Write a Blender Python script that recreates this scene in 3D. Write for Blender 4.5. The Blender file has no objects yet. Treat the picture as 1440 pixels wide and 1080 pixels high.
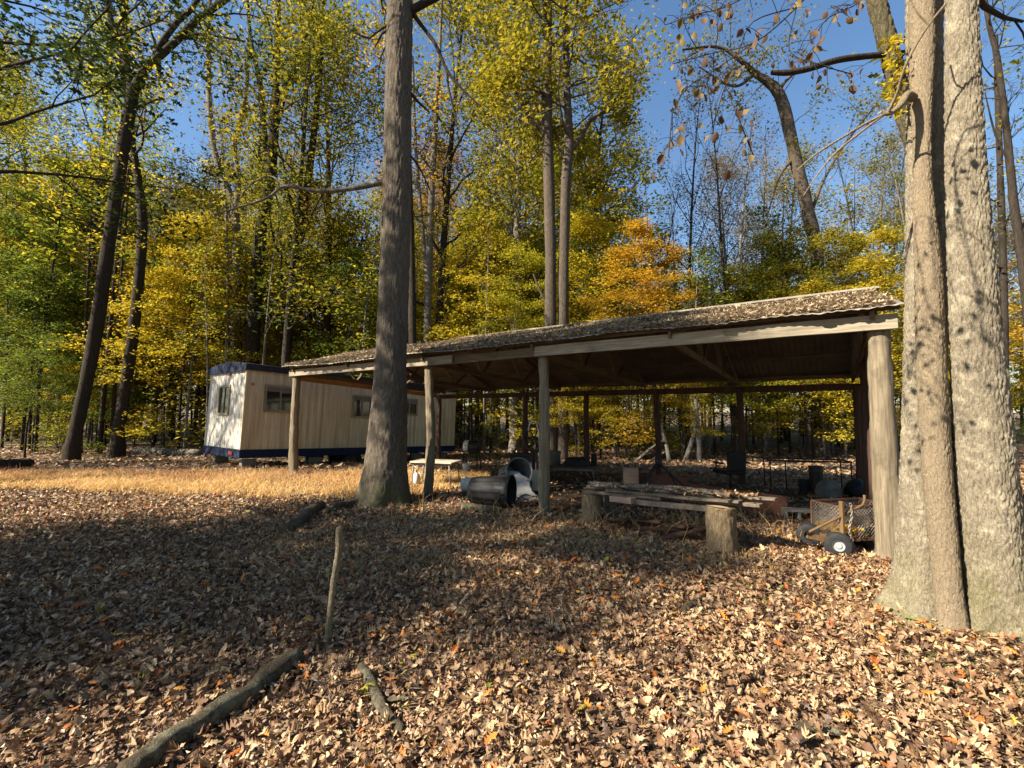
import bpy, bmesh, math, random
import numpy as np
from mathutils import Vector, Matrix, noise, Euler

S = bpy.context.scene
COL = S.collection
R_ = math.radians
rng = np.random.default_rng(11)
random.seed(11)

# ------------------------------------------------------------------ camera
F = 640.0                      # focal length in photo pixels (photo 1440 x 1080)
HOR = 578.0                    # horizon row in the photo
EYE = 1.6
PITCH = math.atan((HOR - 540.0) / F)
cam_d = bpy.data.cameras.new("camera")
cam_d.sensor_width = 36.0
cam_d.lens = 36.0 * F / 1440.0
cam_d.clip_start = 0.05
cam_d.clip_end = 2000.0
cam = bpy.data.objects.new("camera", cam_d)
COL.objects.link(cam)
cam.location = (0, 0, EYE)
cam.rotation_euler = (math.pi / 2 + PITCH, 0, 0)
S.camera = cam

# ------------------------------------------------------------------ light
SUN_DIR = Vector((-0.91, -0.41, 0)).normalized()      # horizontal direction towards the sun
SUN_EL = R_(37)
world = bpy.data.worlds.new("World")
S.world = world
world.use_nodes = True
wn = world.node_tree
sky = wn.nodes.new("ShaderNodeTexSky")
sky.sky_type = 'NISHITA'
sky.sun_disc = False
sky.sun_elevation = SUN_EL
sky.sun_rotation = math.atan2(SUN_DIR.x, SUN_DIR.y)
sky.air_density = 1.2
sky.dust_density = 0.4
sky.ozone_density = 3.0
bg = wn.nodes["Background"]
bg.inputs["Strength"].default_value = 0.06
hs = wn.nodes.new("ShaderNodeHueSaturation"); hs.inputs["Saturation"].default_value = 1.1
wn.links.new(sky.outputs[0], hs.inputs["Color"]); wn.links.new(hs.outputs[0], bg.inputs["Color"])
sun_d = bpy.data.lights.new("sun", 'SUN')
sun_d.energy = 5.0
sun_d.angle = R_(0.6)
sun_d.color = (1.0, 0.90, 0.74)
sun = bpy.data.objects.new("sun", sun_d)
COL.objects.link(sun)
sv = Vector((SUN_DIR.x * math.cos(SUN_EL), SUN_DIR.y * math.cos(SUN_EL), math.sin(SUN_EL)))
sun.rotation_euler = sv.to_track_quat('Z', 'Y').to_euler()
S.view_settings.view_transform = 'Standard'
S.view_settings.look = 'None'
S.view_settings.exposure = 1.7
S.view_settings.gamma = 1.0
S.cycles.max_bounces = 6
S.cycles.diffuse_bounces = 3
S.cycles.transmission_bounces = 4
S.cycles.use_denoising = True

# ------------------------------------------------------------------ geometry helpers
def sstep(a, b, t):
    t = min(1.0, max(0.0, (t - a) / (b - a)))
    return t * t * (3 - 2 * t)

def gz(x, y):
    z = -0.45 * sstep(12.0, 20.0, y)
    z += 0.035 * noise.noise(Vector((x * 0.5, y * 0.5, 3.1))) + 0.018 * noise.noise(Vector((x * 1.7, y * 1.7, 9.4)))
    d = math.hypot(x - 3.5, y - 3.6)
    z += 0.10 * math.exp(-(d / 1.1) ** 2)
    return z

def ray(px, py):
    u = (px - 720.0) / F
    v = (540.0 - py) / F
    return Vector((u, math.cos(PITCH) - v * math.sin(PITCH), math.sin(PITCH) + v * math.cos(PITCH)))

def D(px, py, Y):              # the world point seen at a photo pixel, at depth Y
    r = ray(px, py)
    return Vector((0, 0, EYE)) + r * (Y / r.y)

def G(px, py):                 # the ground point seen at a photo pixel
    r = ray(px, py)
    z = 0.0
    for _ in range(6):
        p = Vector((0, 0, EYE)) + r * ((z - EYE) / r.z)
        z = gz(p.x, p.y)
    return Vector((p.x, p.y, z))

def link(o, parent=None):
    COL.objects.link(o)
    if parent is not None:
        o.parent = parent
    return o

def tag(o, label=None, cat=None, group=None, kind=None):
    if label: o['label'] = label
    if cat: o['category'] = cat
    if group: o['group'] = group
    if kind: o['kind'] = kind
    return o

def empty(name, loc=(0, 0, 0), rz=0.0, label=None, cat=None, group=None):
    o = bpy.data.objects.new(name, None)
    o.empty_display_size = 0.2
    COL.objects.link(o)
    o.location = loc
    o.rotation_euler = (0, 0, rz)
    return tag(o, label, cat, group)

def catmull(pts, n):
    """n-per-segment smooth resample of a list of tuples (any dimension)"""
    P = np.array(pts, float)
    P = np.vstack([2 * P[0] - P[1], P, 2 * P[-1] - P[-2]])
    out = []
    for i in range(1, len(P) - 2):
        for k in range(n):
            t = k / n
            a, b, c, d = P[i - 1], P[i], P[i + 1], P[i + 2]
            out.append(0.5 * ((2 * b) + (c - a) * t + (2 * a - 5 * b + 4 * c - d) * t * t + (3 * b - a - 3 * c + d) * t ** 3))
    out.append(P[-2])
    return np.array(out)

class MB:
    def __init__(self):
        self.v = []; self.f = []
    def add(self, vs, fs):
        b = len(self.v)
        self.v.extend([tuple(v) for v in vs])
        self.f.extend([tuple(i + b for i in f) for f in fs])
    def box(self, c, s, rot=None, taper=1.0):
        c = Vector(c); hx, hy, hz = s[0] / 2, s[1] / 2, s[2] / 2
        vs = []
        for z in (-hz, hz):
            k = taper if z > 0 else 1.0
            for x, y in ((-hx, -hy), (hx, -hy), (hx, hy), (-hx, hy)):
                vs.append(Vector((x * k, y * k, z)))
        if rot is not None:
            m = rot if isinstance(rot, Matrix) else Euler(rot).to_matrix()
            vs = [m @ v for v in vs]
        self.add([v + c for v in vs], [(3, 2, 1, 0), (4, 5, 6, 7), (0, 1, 5, 4), (1, 2, 6, 5), (2, 3, 7, 6), (3, 0, 4, 7)])
    def bar(self, a, b, w, h, up=(0, 0, 1)):
        """a plank from a to b: w across, h along 'up'"""
        a = Vector(a); b = Vector(b); d = (b - a); L = d.length; d.normalize()
        u = Vector(up); s = d.cross(u)
        if s.length < 1e-4:
            s = d.cross(Vector((1, 0, 0)))
        s.normalize(); u = s.cross(d).normalized()
        vs = []
        for e in (a, b):
            for x, y in ((-1, -1), (1, -1), (1, 1), (-1, 1)):
                vs.append(e + s * (x * w / 2) + u * (y * h / 2))
        self.add(vs, [(3, 2, 1, 0), (4, 5, 6, 7), (0, 1, 5, 4), (1, 2, 6, 5), (2, 3, 7, 6), (3, 0, 4, 7)])
    def tube(self, pts, radii, sides=8, cap=True, rough=0.0, fr=6.0):
        P = [Vector(p) for p in pts]; n = len(P)
        if not hasattr(radii, '__len__'):
            radii = [radii] * n
        t0 = (P[1] - P[0]).normalized()
        ref = Vector((1, 0, 0)) if abs(t0.x) < 0.8 else Vector((0, 1, 0))
        nrm = (ref - t0 * ref.dot(t0)).normalized()
        vs = []
        for i in range(n):
            t = (P[min(i + 1, n - 1)] - P[max(i - 1, 0)])
            if t.length < 1e-9: t = t0.copy()
            t.normalize()
            nrm = nrm - t * nrm.dot(t)
            if nrm.length < 1e-6: nrm = t.orthogonal()
            nrm.normalize(); bn = t.cross(nrm)
            for k in range(sides):
                a = 2 * math.pi * k / sides
                d = nrm * math.cos(a) + bn * math.sin(a)
                r = radii[i]
                if rough:
                    r *= 1 + rough * noise.noise((P[i] + d * r) * fr)
                vs.append(P[i] + d * r)
        fs = []
        for i in range(n - 1):
            for k in range(sides):
                k2 = (k + 1) % sides
                fs.append((i * sides + k, i * sides + k2, (i + 1) * sides + k2, (i + 1) * sides + k))
        if cap:
            fs.append(tuple(range(sides - 1, -1, -1)))
            fs.append(tuple(range((n - 1) * sides, n * sides)))
        self.add(vs, fs)
    def cyl(self, a, b, r, sides=16, r2=None):
        self.tube([a, b], [r, r if r2 is None else r2], sides)
    def lathe(self, prof, sides=24, m=None, sq=1.0):
        """prof: list of (r, z); open profile revolved about z, then matrix m"""
        vs = []
        for r, z in prof:
            for k in range(sides):
                a = 2 * math.pi * k / sides
                v = Vector((r * math.cos(a), r * math.sin(a) * sq, z))
                vs.append(m @ v if m is not None else v)
        fs = []
        for i in range(len(prof) - 1):
            for k in range(sides):
                k2 = (k + 1) % sides
                fs.append((i * sides + k, i * sides + k2, (i + 1) * sides + k2, (i + 1) * sides + k))
        self.add(vs, fs)
    def bark(self, pts, radii, ring=0.03, sides=96, amp=0.012, sc=(14, 14, 4.0), lobes=0.06, flutes=0.0, seed=0.0):
        """a trunk with real bark relief: ridged plates between fissures"""
        Q = catmull([(p[0], p[1], p[2], r) for p, r in zip(pts, radii)], 14)
        seg = np.linalg.norm(np.diff(Q[:, :3], axis=0), axis=1)
        s = np.concatenate([[0], np.cumsum(seg)])
        n = max(4, int(s[-1] / ring))
        t = np.linspace(0, s[-1], n)
        Q = np.stack([np.interp(t, s, Q[:, j]) for j in range(4)], 1)
        vs = []
        for i in range(n):
            c = Vector(Q[i, :3]); r0 = Q[i, 3]
            base = 1.0 - min(1.0, t[i] / 1.0)
            for k in range(sides):
                a = 2 * math.pi * k / sides
                d = Vector((math.cos(a), math.sin(a), 0))
                r = r0 * (1 + lobes * noise.noise(d * 1.3 + Vector((0, 0, c.z * 0.4 + seed))))
                if flutes:
                    r *= 1 + flutes * base * base * math.cos(5 * a + seed)
                p = c + d * r
                if amp:
                    q = Vector((p.x * sc[0], p.y * sc[1], p.z * sc[2] + seed))
                    q += noise.noise_vector(q * 0.6) * 0.5
                    dd = noise.voronoi(q)[0]
                    e = min(1.0, (dd[1] - dd[0]) * 2.6)
                    r += amp * (e - 0.7) + amp * 0.5 * noise.noise(q * 2.3)
                    p = c + d * r
                vs.append(p)
        fs = []
        for i in range(n - 1):
            for k in range(sides):
                k2 = (k + 1) % sides
                fs.append((i * sides + k, i * sides + k2, (i + 1) * sides + k2, (i + 1) * sides + k))
        fs.append(tuple(range((n - 1) * sides, n * sides)))
        self.add(vs, fs)
    def build(self, name, mat, parent=None, smooth=True, loc=None, sharp=None):
        me = bpy.data.meshes.new(name)
        me.from_pydata(self.v, [], self.f)
        me.update()
        if smooth:
            me.polygons.foreach_set("use_smooth", [True] * len(me.polygons))
            if sharp is not None:
                me.set_sharp_from_angle(angle=R_(sharp))
        me.materials.append(mat)
        o = bpy.data.objects.new(name, me)
        if loc is not None: o.location = loc
        return link(o, parent)

def bevel(o, w=0.004, seg=2):
    m = o.modifiers.new("bevel", 'BEVEL'); m.width = w; m.segments = seg; m.limit_method = 'ANGLE'
    return o

def np_mesh(name, V, Fq, mat, parent=None, smooth=False):
    """V (n,3), Fq (m,k) of equal polygons -> object, fast"""
    me = bpy.data.meshes.new(name)
    k = Fq.shape[1]
    me.vertices.add(len(V)); me.vertices.foreach_set("co", V.astype(np.float32).ravel())
    me.loops.add(Fq.size); me.loops.foreach_set("vertex_index", Fq.astype(np.int32).ravel())
    me.polygons.add(len(Fq))
    me.polygons.foreach_set("loop_start", np.arange(0, Fq.size, k, dtype=np.int32))
    me.polygons.foreach_set("use_smooth", np.full(len(Fq), smooth))
    me.update(calc_edges=True)
    me.materials.append(mat)
    o = bpy.data.objects.new(name, me)
    return link(o, parent)

# leaf templates: x along the leaf (0..1), y across, faces are quads
def strip_template(st):
    v = []; f = []
    for x, w in st:
        v += [(x, w, 0), (x, 0, 0), (x, -w, 0)]
    for i in range(len(st) - 1):
        a = i * 3; b = a + 3
        f += [(a, a + 1, b + 1, b), (a + 1, a + 2, b + 2, b + 1)]
    return np.array(v, float), np.array(f)
OAK = strip_template([(0, .015), (.10, .06), (.24, .27), (.33, .10), (.46, .38), (.56, .13), (.70, .34), (.79, .13), (.88, .20), (1, .01)])
OAK_LOW = strip_template([(0, .03), (.28, .30), (.42, .12), (.60, .38), (.74, .14), (1, .03)])
BEECH = strip_template([(0, .02), (.08, .11), (.2, .20), (.34, .26), (.48, .275), (.62, .25), (.76, .185), (.89, .09), (1, .005)])
DIAMOND = (np.array([(0, 0, 0), (.45, .30, .06), (1, 0, 0), (.45, -.30, .06)], float), np.array([(0, 1, 2, 3)]))

def leaves(name, P, size, tmpl, mat, parent=None, tilt=0.6, curl=0.25, lie=None, up=1.0, r=None, hang=0.0):
    """one mesh of N leaves: random turn, tilt and curl"""
    r = r or rng
    P = np.asarray(P, float); N = len(P)
    T, Fq = tmpl
    k = len(T)
    sz = np.broadcast_to(size, (N,)) if np.ndim(size) else np.full(N, size)
    sz = sz * r.uniform(0.65, 1.25, N)
    nrm = r.normal(0, tilt, (N, 3)); nrm[:, 2] = np.abs(nrm[:, 2]) * 0.3 + up
    nrm /= np.linalg.norm(nrm, axis=1)[:, None]
    yaw = r.uniform(0, 2 * np.pi, N)
    ax = np.stack([np.cos(yaw), np.sin(yaw), np.full(N, -hang)], 1)
    ax -= nrm * (ax * nrm).sum(1)[:, None]
    ax /= np.linalg.norm(ax, axis=1)[:, None]
    ay = np.cross(nrm, ax)
    X = np.broadcast_to(T[:, 0], (N, k)).copy() - 0.4
    wid = r.uniform(0.5, 1.1, N)[:, None]
    Y = T[:, 1][None] * wid
    c1 = r.normal(0, curl, N)[:, None]; c2 = r.normal(0.25, 1.0, N)[:, None] * curl * 4
    tw = r.normal(0, curl * 1.3, N)[:, None]
    Z = T[:, 2][None] + c1 * (X * X) * 1.6 + c2 * (Y * Y) + tw * X * Y
    V = (P[:, None, :] + sz[:, None, None] * (X[..., None] * ax[:, None] + Y[..., None] * ay[:, None] + Z[..., None] * nrm[:, None]))
    V = V.reshape(-1, 3)
    FF = (Fq[None] + (np.arange(N) * k)[:, None, None]).reshape(-1, Fq.shape[1])
    return np_mesh(name, V, FF, mat, parent)

# ------------------------------------------------------------------ materials
MATS = {}
def nt(name):
    m = bpy.data.materials.new(name); m.use_nodes = True
    t = m.node_tree; b = t.nodes["Principled BSDF"]
    MATS[name] = m
    return m, t, b
def N(t, typ, **kw):
    n = t.nodes.new(typ)
    for k, v in kw.items():
        setattr(n, k, v)
    return n
def ramp(t, fac, cols, interp='LINEAR'):
    n = t.nodes.new("ShaderNodeValToRGB")
    e = n.color_ramp.elements; n.color_ramp.interpolation = interp
    while len(e) < len(cols): e.new(0.5)
    for el, (p, c) in zip(e, cols):
        el.position = p; el.color = (c[0], c[1], c[2], 1)
    t.links.new(fac, n.inputs[0])
    return n.outputs[0]
def coords(t, scale=(1, 1, 1), kind="Object", rot=(0, 0, 0)):
    c = t.nodes.new("ShaderNodeTexCoord"); m = t.nodes.new("ShaderNodeMapping")
    m.inputs["Scale"].default_value = scale; m.inputs["Rotation"].default_value = rot
    t.links.new(c.outputs[kind], m.inputs[0])
    return m.outputs[0]
def noise_tex(t, vec, scale, detail=5, rough=0.6, dist=0.0):
    n = t.nodes.new("ShaderNodeTexNoise")
    n.inputs["Scale"].default_value = scale; n.inputs["Detail"].default_value = detail
    n.inputs["Roughness"].default_value = rough; n.inputs["Distortion"].default_value = dist
    if vec is not None: t.links.new(vec, n.inputs["Vector"])
    return n.outputs[0]
def mixc(t, fac, a, b, mode='MIX'):
    n = t.nodes.new("ShaderNodeMix"); n.data_type = 'RGBA'; n.blend_type = mode
    for sock, val in ((n.inputs[0], fac), (n.inputs[6], a), (n.inputs[7], b)):
        if hasattr(val, 'links'): t.links.new(val, sock)
        elif isinstance(val, tuple): sock.default_value = (*val, 1)
        else: sock.default_value = val
    return n.outputs[2]
def math_n(t, op, a, b=0.0):
    n = t.nodes.new("ShaderNodeMath"); n.operation = op
    for i, val in enumerate((a, b)):
        if hasattr(val, 'links'): t.links.new(val, n.inputs[i])
        else: n.inputs[i].default_value = val
    return n.outputs[0]
def bump(t, b, h, strength=0.5, dist=0.02):
    n = t.nodes.new("ShaderNodeBump")
    n.inputs["Strength"].default_value = strength; n.inputs["Distance"].default_value = dist
    t.links.new(h, n.inputs["Height"]); t.links.new(n.outputs[0], b.inputs["Normal"])

def bark_mat(name, dark, light, moss=None, scale=9.0, zs=0.22, st=0.9, lichen=None, fiss=0.10):
    """bark: ridges between wandering fissures (ridged, stretched noise), fine grain, broad drifts, lichen and moss"""
    m, t, b = nt(name)
    v = coords(t, (1, 1, zs))
    n1 = noise_tex(t, v, scale, 4, 0.55, 0.6)
    n2 = noise_tex(t, v, scale * 2.1, 5, 0.6, 0.3)
    rid = math_n(t, 'ABSOLUTE', math_n(t, 'SUBTRACT', n1, 0.5))
    rid2 = math_n(t, 'ABSOLUTE', math_n(t, 'SUBTRACT', n2, 0.5))
    e = ramp(t, rid, [(0.0, (0, 0, 0)), (fiss, (1, 1, 1))])
    e2 = ramp(t, rid2, [(0.0, (.25, .25, .25)), (fiss, (1, 1, 1))])
    fine = noise_tex(t, v, scale * 6, 6, 0.75)
    h = mixc(t, 1.0, mixc(t, 0.55, e, e2), fine, 'MULTIPLY')
    c = ramp(t, h, [(0.10, dark), (0.36, tuple(a * .5 + q * .5 for a, q in zip(dark, light))), (0.66, light)])
    big = noise_tex(t, coords(t, (1, 1, .6)), 2.2, 5, 0.65)
    c = mixc(t, math_n(t, 'MULTIPLY', big, 0.75), c, tuple(a * 0.5 for a in light), 'MIX')
    if lichen:
        ln = ramp(t, noise_tex(t, coords(t), 7.0, 7, 0.75), [(0.50, (0, 0, 0)), (0.64, (1, 1, 1))])
        c = mixc(t, math_n(t, 'MULTIPLY', ln, 0.55), c, lichen)
    if moss:
        co = t.nodes.new("ShaderNodeTexCoord"); sp = t.nodes.new("ShaderNodeSeparateXYZ")
        t.links.new(co.outputs["Object"], sp.inputs[0])
        zz = math_n(t, 'SUBTRACT', noise_tex(t, coords(t), 3.0, 5), math_n(t, 'MULTIPLY', sp.outputs[2], 0.42))
        mf = ramp(t, zz, [(0.28, (0, 0, 0)), (0.55, (1, 1, 1))])
        c = mixc(t, math_n(t, 'MULTIPLY', mf, 0.62), c, moss)
    t.links.new(c, b.inputs["Base Color"])
    b.inputs["Roughness"].default_value = 0.95
    b.inputs["Specular IOR Level"].default_value = 0.12
    bump(t, b, h, st, 0.02)
    return m

def leaf_mat(name, cols, trans=0.5, rough=0.6, clump=0.5, spec=0.25):
    """foliage: every leaf its own tint out of cols, with slow drifts through the crown"""
    m, t, b = nt(name)
    g = t.nodes.new("ShaderNodeNewGeometry")
    oi = t.nodes.new("ShaderNodeObjectInfo")
    nz = noise_tex(t, coords(t), clump, 2)
    f = math_n(t, 'ADD', math_n(t, 'MULTIPLY', g.outputs["Random Per Island"], 0.62), math_n(t, 'MULTIPLY', nz, 0.72))
    f = math_n(t, 'ADD', f, math_n(t, 'MULTIPLY', oi.outputs["Random"], 0.20))
    f = math_n(t, 'SUBTRACT', f, 0.27)
    c = ramp(t, f, [(i / (len(cols) - 1), q) for i, q in enumerate(cols)])
    b.inputs["Roughness"].default_value = rough
    b.inputs["Specular IOR Level"].default_value = spec
    t.links.new(c, b.inputs["Base Color"])
    tr = t.nodes.new("ShaderNodeBsdfTranslucent"); t.links.new(c, tr.inputs[0])
    mx = t.nodes.new("ShaderNodeMixShader"); mx.inputs[0].default_value = trans
    out = t.nodes["Material Output"]
    t.links.new(b.outputs[0], mx.inputs[1]); t.links.new(tr.outputs[0], mx.inputs[2]); t.links.new(mx.outputs[0], out.inputs[0])
    return m

def wood_mat(name, c1, c2, axis='x', rough=0.85, knots=True):
    m, t, b = nt(name)
    sc = {'x': (0.6, 14, 14), 'y': (14, 0.6, 14), 'z': (14, 14, 0.6)}[axis]
    g1 = noise_tex(t, coords(t, sc), 3.0, 8, 0.7, 0.4)
    big = noise_tex(t, coords(t, tuple(1.2 if q > 1 else 0.7 for q in sc)), 2.0, 4)
    c = ramp(t, g1, [(0.25, tuple(q * 0.45 for q in c1)), (0.45, c1), (0.7, c2)])
    c = mixc(t, math_n(t, 'MULTIPLY', big, 0.7), c, tuple(q * 0.5 for q in c1))
    stn = ramp(t, noise_tex(t, coords(t), 3.5, 6, .7), [(.55, (0, 0, 0)), (.7, (1, 1, 1))])
    c = mixc(t, math_n(t, 'MULTIPLY', stn, .55), c, tuple(q * 0.32 for q in c1))
    t.links.new(c, b.inputs["Base Color"]); b.inputs["Roughness"].default_value = rough
    b.inputs["Specular IOR Level"].default_value = 0.2
    bump(t, b, g1, 0.5, 0.01)
    return m

def paint_mat(name, c, c2=None, rough=0.5, scale=3.0, metal=0.0, lo=0.4, hi=0.7, st=0.1):
    m, t, b = nt(name)
    n1 = noise_tex(t, coords(t), scale, 8, 0.7)
    c2 = c2 or tuple(q * 0.55 for q in c)
    t.links.new(ramp(t, n1, [(lo, c), (hi, c2)]), b.inputs["Base Color"])
    b.inputs["Roughness"].default_value = rough; b.inputs["Metallic"].default_value = metal
    b.inputs["Specular IOR Level"].default_value = 0.25
    bump(t, b, noise_tex(t, coords(t), scale * 6, 4), st, 0.005)
    return m

# barks
bark_mat("oak_bark", (.035, .027, .02), (.23, .19, .145), moss=(.10, .10, .035), scale=26, zs=.16)
bark_mat("pale_bark", (.045, .034, .022), (.39, .33, .235), moss=(.16, .15, .05), scale=34, zs=.33, lichen=(.52, .46, .33), st=.8, fiss=.045)
bark_mat("smooth_bark", (.13, .09, .055), (.47, .375, .25), scale=42, zs=.45, st=.9, lichen=(.33, .25, .155), fiss=.05)
bark_mat("dark_bark", (.012, .010, .008), (.080, .063, .048), scale=16, zs=.15)
bark_mat("grey_bark", (.06, .052, .043), (.23, .20, .16), scale=20, zs=.2, lichen=(.34, .33, .28))
bark_mat("dead_wood", (.035, .026, .018), (.17, .135, .09), scale=22, zs=.8, lichen=(.27, .28, .18), moss=None)
bark_mat("stump_bark", (.07, .045, .025), (.40, .30, .18), scale=30, zs=.16, st=1.0, fiss=.06)
bark_mat("pale_stick", (.10, .075, .045), (.42, .36, .24), scale=30, zs=.5, lichen=(.46, .45, .32))
bark_mat("brown_bark", (.025, .02, .015), (.17, .135, .10), scale=18, zs=.16)
bark_mat("ivy_bark", (.04, .035, .018), (.20, .17, .10), scale=24, zs=.3)
# foliage
leaf_mat("leaf_green", [(.04, .062, .008), (.085, .125, .013), (.15, .185, .02), (.27, .26, .024)])
leaf_mat("leaf_olive", [(.075, .08, .010), (.17, .165, .016), (.32, .26, .02), (.50, .36, .026)])
leaf_mat("leaf_lime", [(.09, .115, .011), (.24, .245, .018), (.42, .37, .022), (.56, .44, .028)])
leaf_mat("leaf_yellow", [(.16, .15, .012), (.36, .30, .018), (.55, .41, .024), (.62, .40, .022)])
leaf_mat("leaf_gold", [(.22, .13, .012), (.44, .27, .018), (.56, .33, .02), (.50, .22, .015)])
leaf_mat("leaf_rust", [(.10, .04, .015), (.22, .085, .02), (.34, .15, .025), (.38, .24, .04)])
leaf_mat("leaf_grey", [(.09, .075, .05), (.17, .14, .09), (.24, .19, .11), (.30, .22, .10)])
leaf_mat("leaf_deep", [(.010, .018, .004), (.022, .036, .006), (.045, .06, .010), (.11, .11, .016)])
leaf_mat("leaf_far", [(.02, .035, .006), (.06, .085, .010), (.14, .16, .015), (.30, .28, .02), (.48, .38, .022)], clump=.16)
leaf_mat("leaf_dry", [(.07, .035, .022), (.12, .065, .036), (.19, .135, .045), (.10, .11, .025)], trans=.4)
leaf_mat("litter", [(.03, .018, .012), (.07, .036, .022), (.15, .082, .045), (.29, .17, .085), (.48, .345, .195), (.17, .078, .036), (.37, .235, .125), (.66, .51, .32)], trans=.12, clump=1.6, spec=.35, rough=.5)
leaf_mat("roof_litter", [(.06, .045, .03), (.16, .115, .07), (.30, .225, .14), (.44, .345, .225), (.22, .15, .085), (.54, .45, .32)], trans=.1, clump=1.2)
leaf_mat("litter_red", [(.20, .045, .02), (.38, .10, .025), (.48, .17, .03), (.50, .30, .05)], trans=.15, clump=1.1)
leaf_mat("litter_green", [(.10, .14, .02), (.2, .22, .03), (.42, .34, .05), (.48, .36, .05)], trans=.2, clump=1.1)
leaf_mat("dry_grass", [(.44, .18, .07), (.56, .33, .11), (.67, .46, .19), (.73, .54, .27), (.74, .59, .34)], trans=.3, clump=.5)
leaf_mat("red_grass", [(.20, .075, .04), (.34, .15, .08), (.46, .26, .14), (.5, .35, .2)], trans=.3)
leaf_mat("green_grass", [(.05, .09, .015), (.09, .15, .02), (.17, .2, .04), (.3, .27, .1)], trans=.3)
# ground
m, t, b = nt("forest_floor")
v = coords(t)
vo = N(t, "ShaderNodeTexVoronoi"); vo.inputs["Scale"].default_value = 16; t.links.new(v, vo.inputs["Vector"])
sepc = t.nodes.new("ShaderNodeSeparateColor"); t.links.new(vo.outputs["Color"], sepc.inputs[0])
lc = ramp(t, sepc.outputs[0], [(0, (.03, .019, .012)), (.35, (.10, .058, .034)), (.65, (.20, .125, .07)), (1, (.34, .24, .14))])
nz = noise_tex(t, v, 3.0, 8, .7)
c = mixc(t, math_n(t, 'MULTIPLY', nz, .75), lc, (.045, .028, .017))
gn = ramp(t, noise_tex(t, v, .35, 3), [(.5, (0, 0, 0)), (.68, (1, 1, 1))])
c = mixc(t, math_n(t, 'MULTIPLY', gn, .3), c, (.07, .075, .02))
t.links.new(c, b.inputs["Base Color"]); b.inputs["Roughness"].default_value = .95
bump(t, b, mixc(t, .5, vo.outputs["Distance"], nz), .9, .03)
# woods and paints
wood_mat("post_wood", (.17, .135, .088), (.35, .285, .195), 'z')
wood_mat("beam_wood", (.25, .21, .15), (.46, .39, .28), 'x')
wood_mat("truss_wood", (.12, .085, .05), (.22, .16, .10), 'x')
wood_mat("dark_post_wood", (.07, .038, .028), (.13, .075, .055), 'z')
wood_mat("orange_board", (.30, .16, .07), (.44, .26, .12), 'y')
wood_mat("red_board", (.13, .055, .034), (.22, .105, .066), 'x')
wood_mat("grey_board", (.12, .095, .07), (.25, .205, .155), 'x')
wood_mat("pink_board", (.42, .27, .18), (.55, .38, .27), 'x')
wood_mat("table_wood", (.55, .44, .33), (.68, .57, .45), 'x')
wood_mat("cut_wood", (.42, .29, .16), (.58, .44, .28), 'x')
wood_mat("cart_wood", (.13, .075, .035), (.21, .13, .065), 'z')
wood_mat("stump_bark_wood", (.26, .19, .11), (.48, .37, .23), 'z')
m = paint_mat("roof_metal", (.17, .145, .115), (.30, .26, .21), .6, 2.0, 0.0)
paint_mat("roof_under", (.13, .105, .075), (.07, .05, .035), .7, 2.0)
paint_mat("black_plastic", (.010, .0105, .011), (.018, .017, .016), .6, 4)
paint_mat("grey_plastic", (.12, .125, .125), (.2, .2, .19), .5, 5)
paint_mat("white_plastic", (.62, .61, .56), (.42, .39, .33), .45, 4)
paint_mat("bag_plastic", (.36, .36, .34), (.3, .29, .26), .3, 6)
paint_mat("panel_white", (.66, .60, .47), (.45, .37, .24), .55, 3)
paint_mat("white_pipe", (.68, .65, .58), (.5, .45, .36), .45, 6)
paint_mat("dull_metal", (.22, .2, .18), (.13, .09, .06), .5, 9, .4)
paint_mat("black_metal", (.014, .013, .013), (.035, .022, .016), .55, 8)
paint_mat("rust_metal", (.13, .06, .03), (.10, .05, .03), .8, 8)
paint_mat("rubber", (.013, .014, .016), (.03, .028, .025), .75, 12)
paint_mat("hub_white", (.30, .30, .30), (.2, .28, .25), .4, 10)
paint_mat("concrete", (.25, .225, .185), (.15, .13, .10), .95, 14, st=.4)
paint_mat("grey_cloth", (.12, .115, .10), (.07, .065, .055), .9, 5)
paint_mat("blue_paint", (.006, .014, .045), (.005, .009, .02), .8, 4)
paint_mat("red_lens", (.32, .03, .02), (.2, .03, .02), .3, 9)
paint_mat("amber_lens", (.45, .16, .04), (.3, .1, .03), .3, 9)
paint_mat("window_frame_metal", (.28, .23, .16), (.18, .14, .09), .5, 9, .3)
paint_mat("dark_roof", (.016, .017, .024), (.03, .028, .026), .95, 3)
paint_mat("wire_metal", (.36, .33, .29), (.24, .16, .10), .45, 20, .5)
paint_mat("shade_dark_dirt", (.030, .020, .013), (.055, .036, .022), .95, 5, st=.5)  # dark soil, with the shade under the shed roof put into its colour
m, t, b = nt("window_glass")
b.inputs["Base Color"].default_value = (.022, .02, .017, 1); b.inputs["Roughness"].default_value = .06
b.inputs["Specular IOR Level"].default_value = .6
m, t, b = nt("blind_cloth")
b.inputs["Base Color"].default_value = (.12, .105, .08, 1); b.inputs["Roughness"].default_value = .5
# trailer siding: vertical ribs with run-down stains
def siding(name, base, stain, axis):
    m, t, b = nt(name)
    st1 = noise_tex(t, coords(t, (5, 5, .25)), 1.6, 6, .65)
    st2 = noise_tex(t, coords(t, (1, 1, 1)), 1.1, 5, .6)
    c = ramp(t, st1, [(.32, base), (.54, tuple((a + s) / 2 for a, s in zip(base, stain))), (.74, stain)])
    c = mixc(t, ramp(t, st2, [(.5, (0, 0, 0)), (.8, (.6, .6, .6))]), c, stain)
    t.links.new(c, b.inputs["Base Color"]); b.inputs["Roughness"].default_value = .55
    return m
siding("side_siding", (.60, .49, .31), (.29, .20, .095), 'x')
siding("end_siding", (.50, .48, .43), (.34, .30, .24), 'y')
M = MATS

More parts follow.
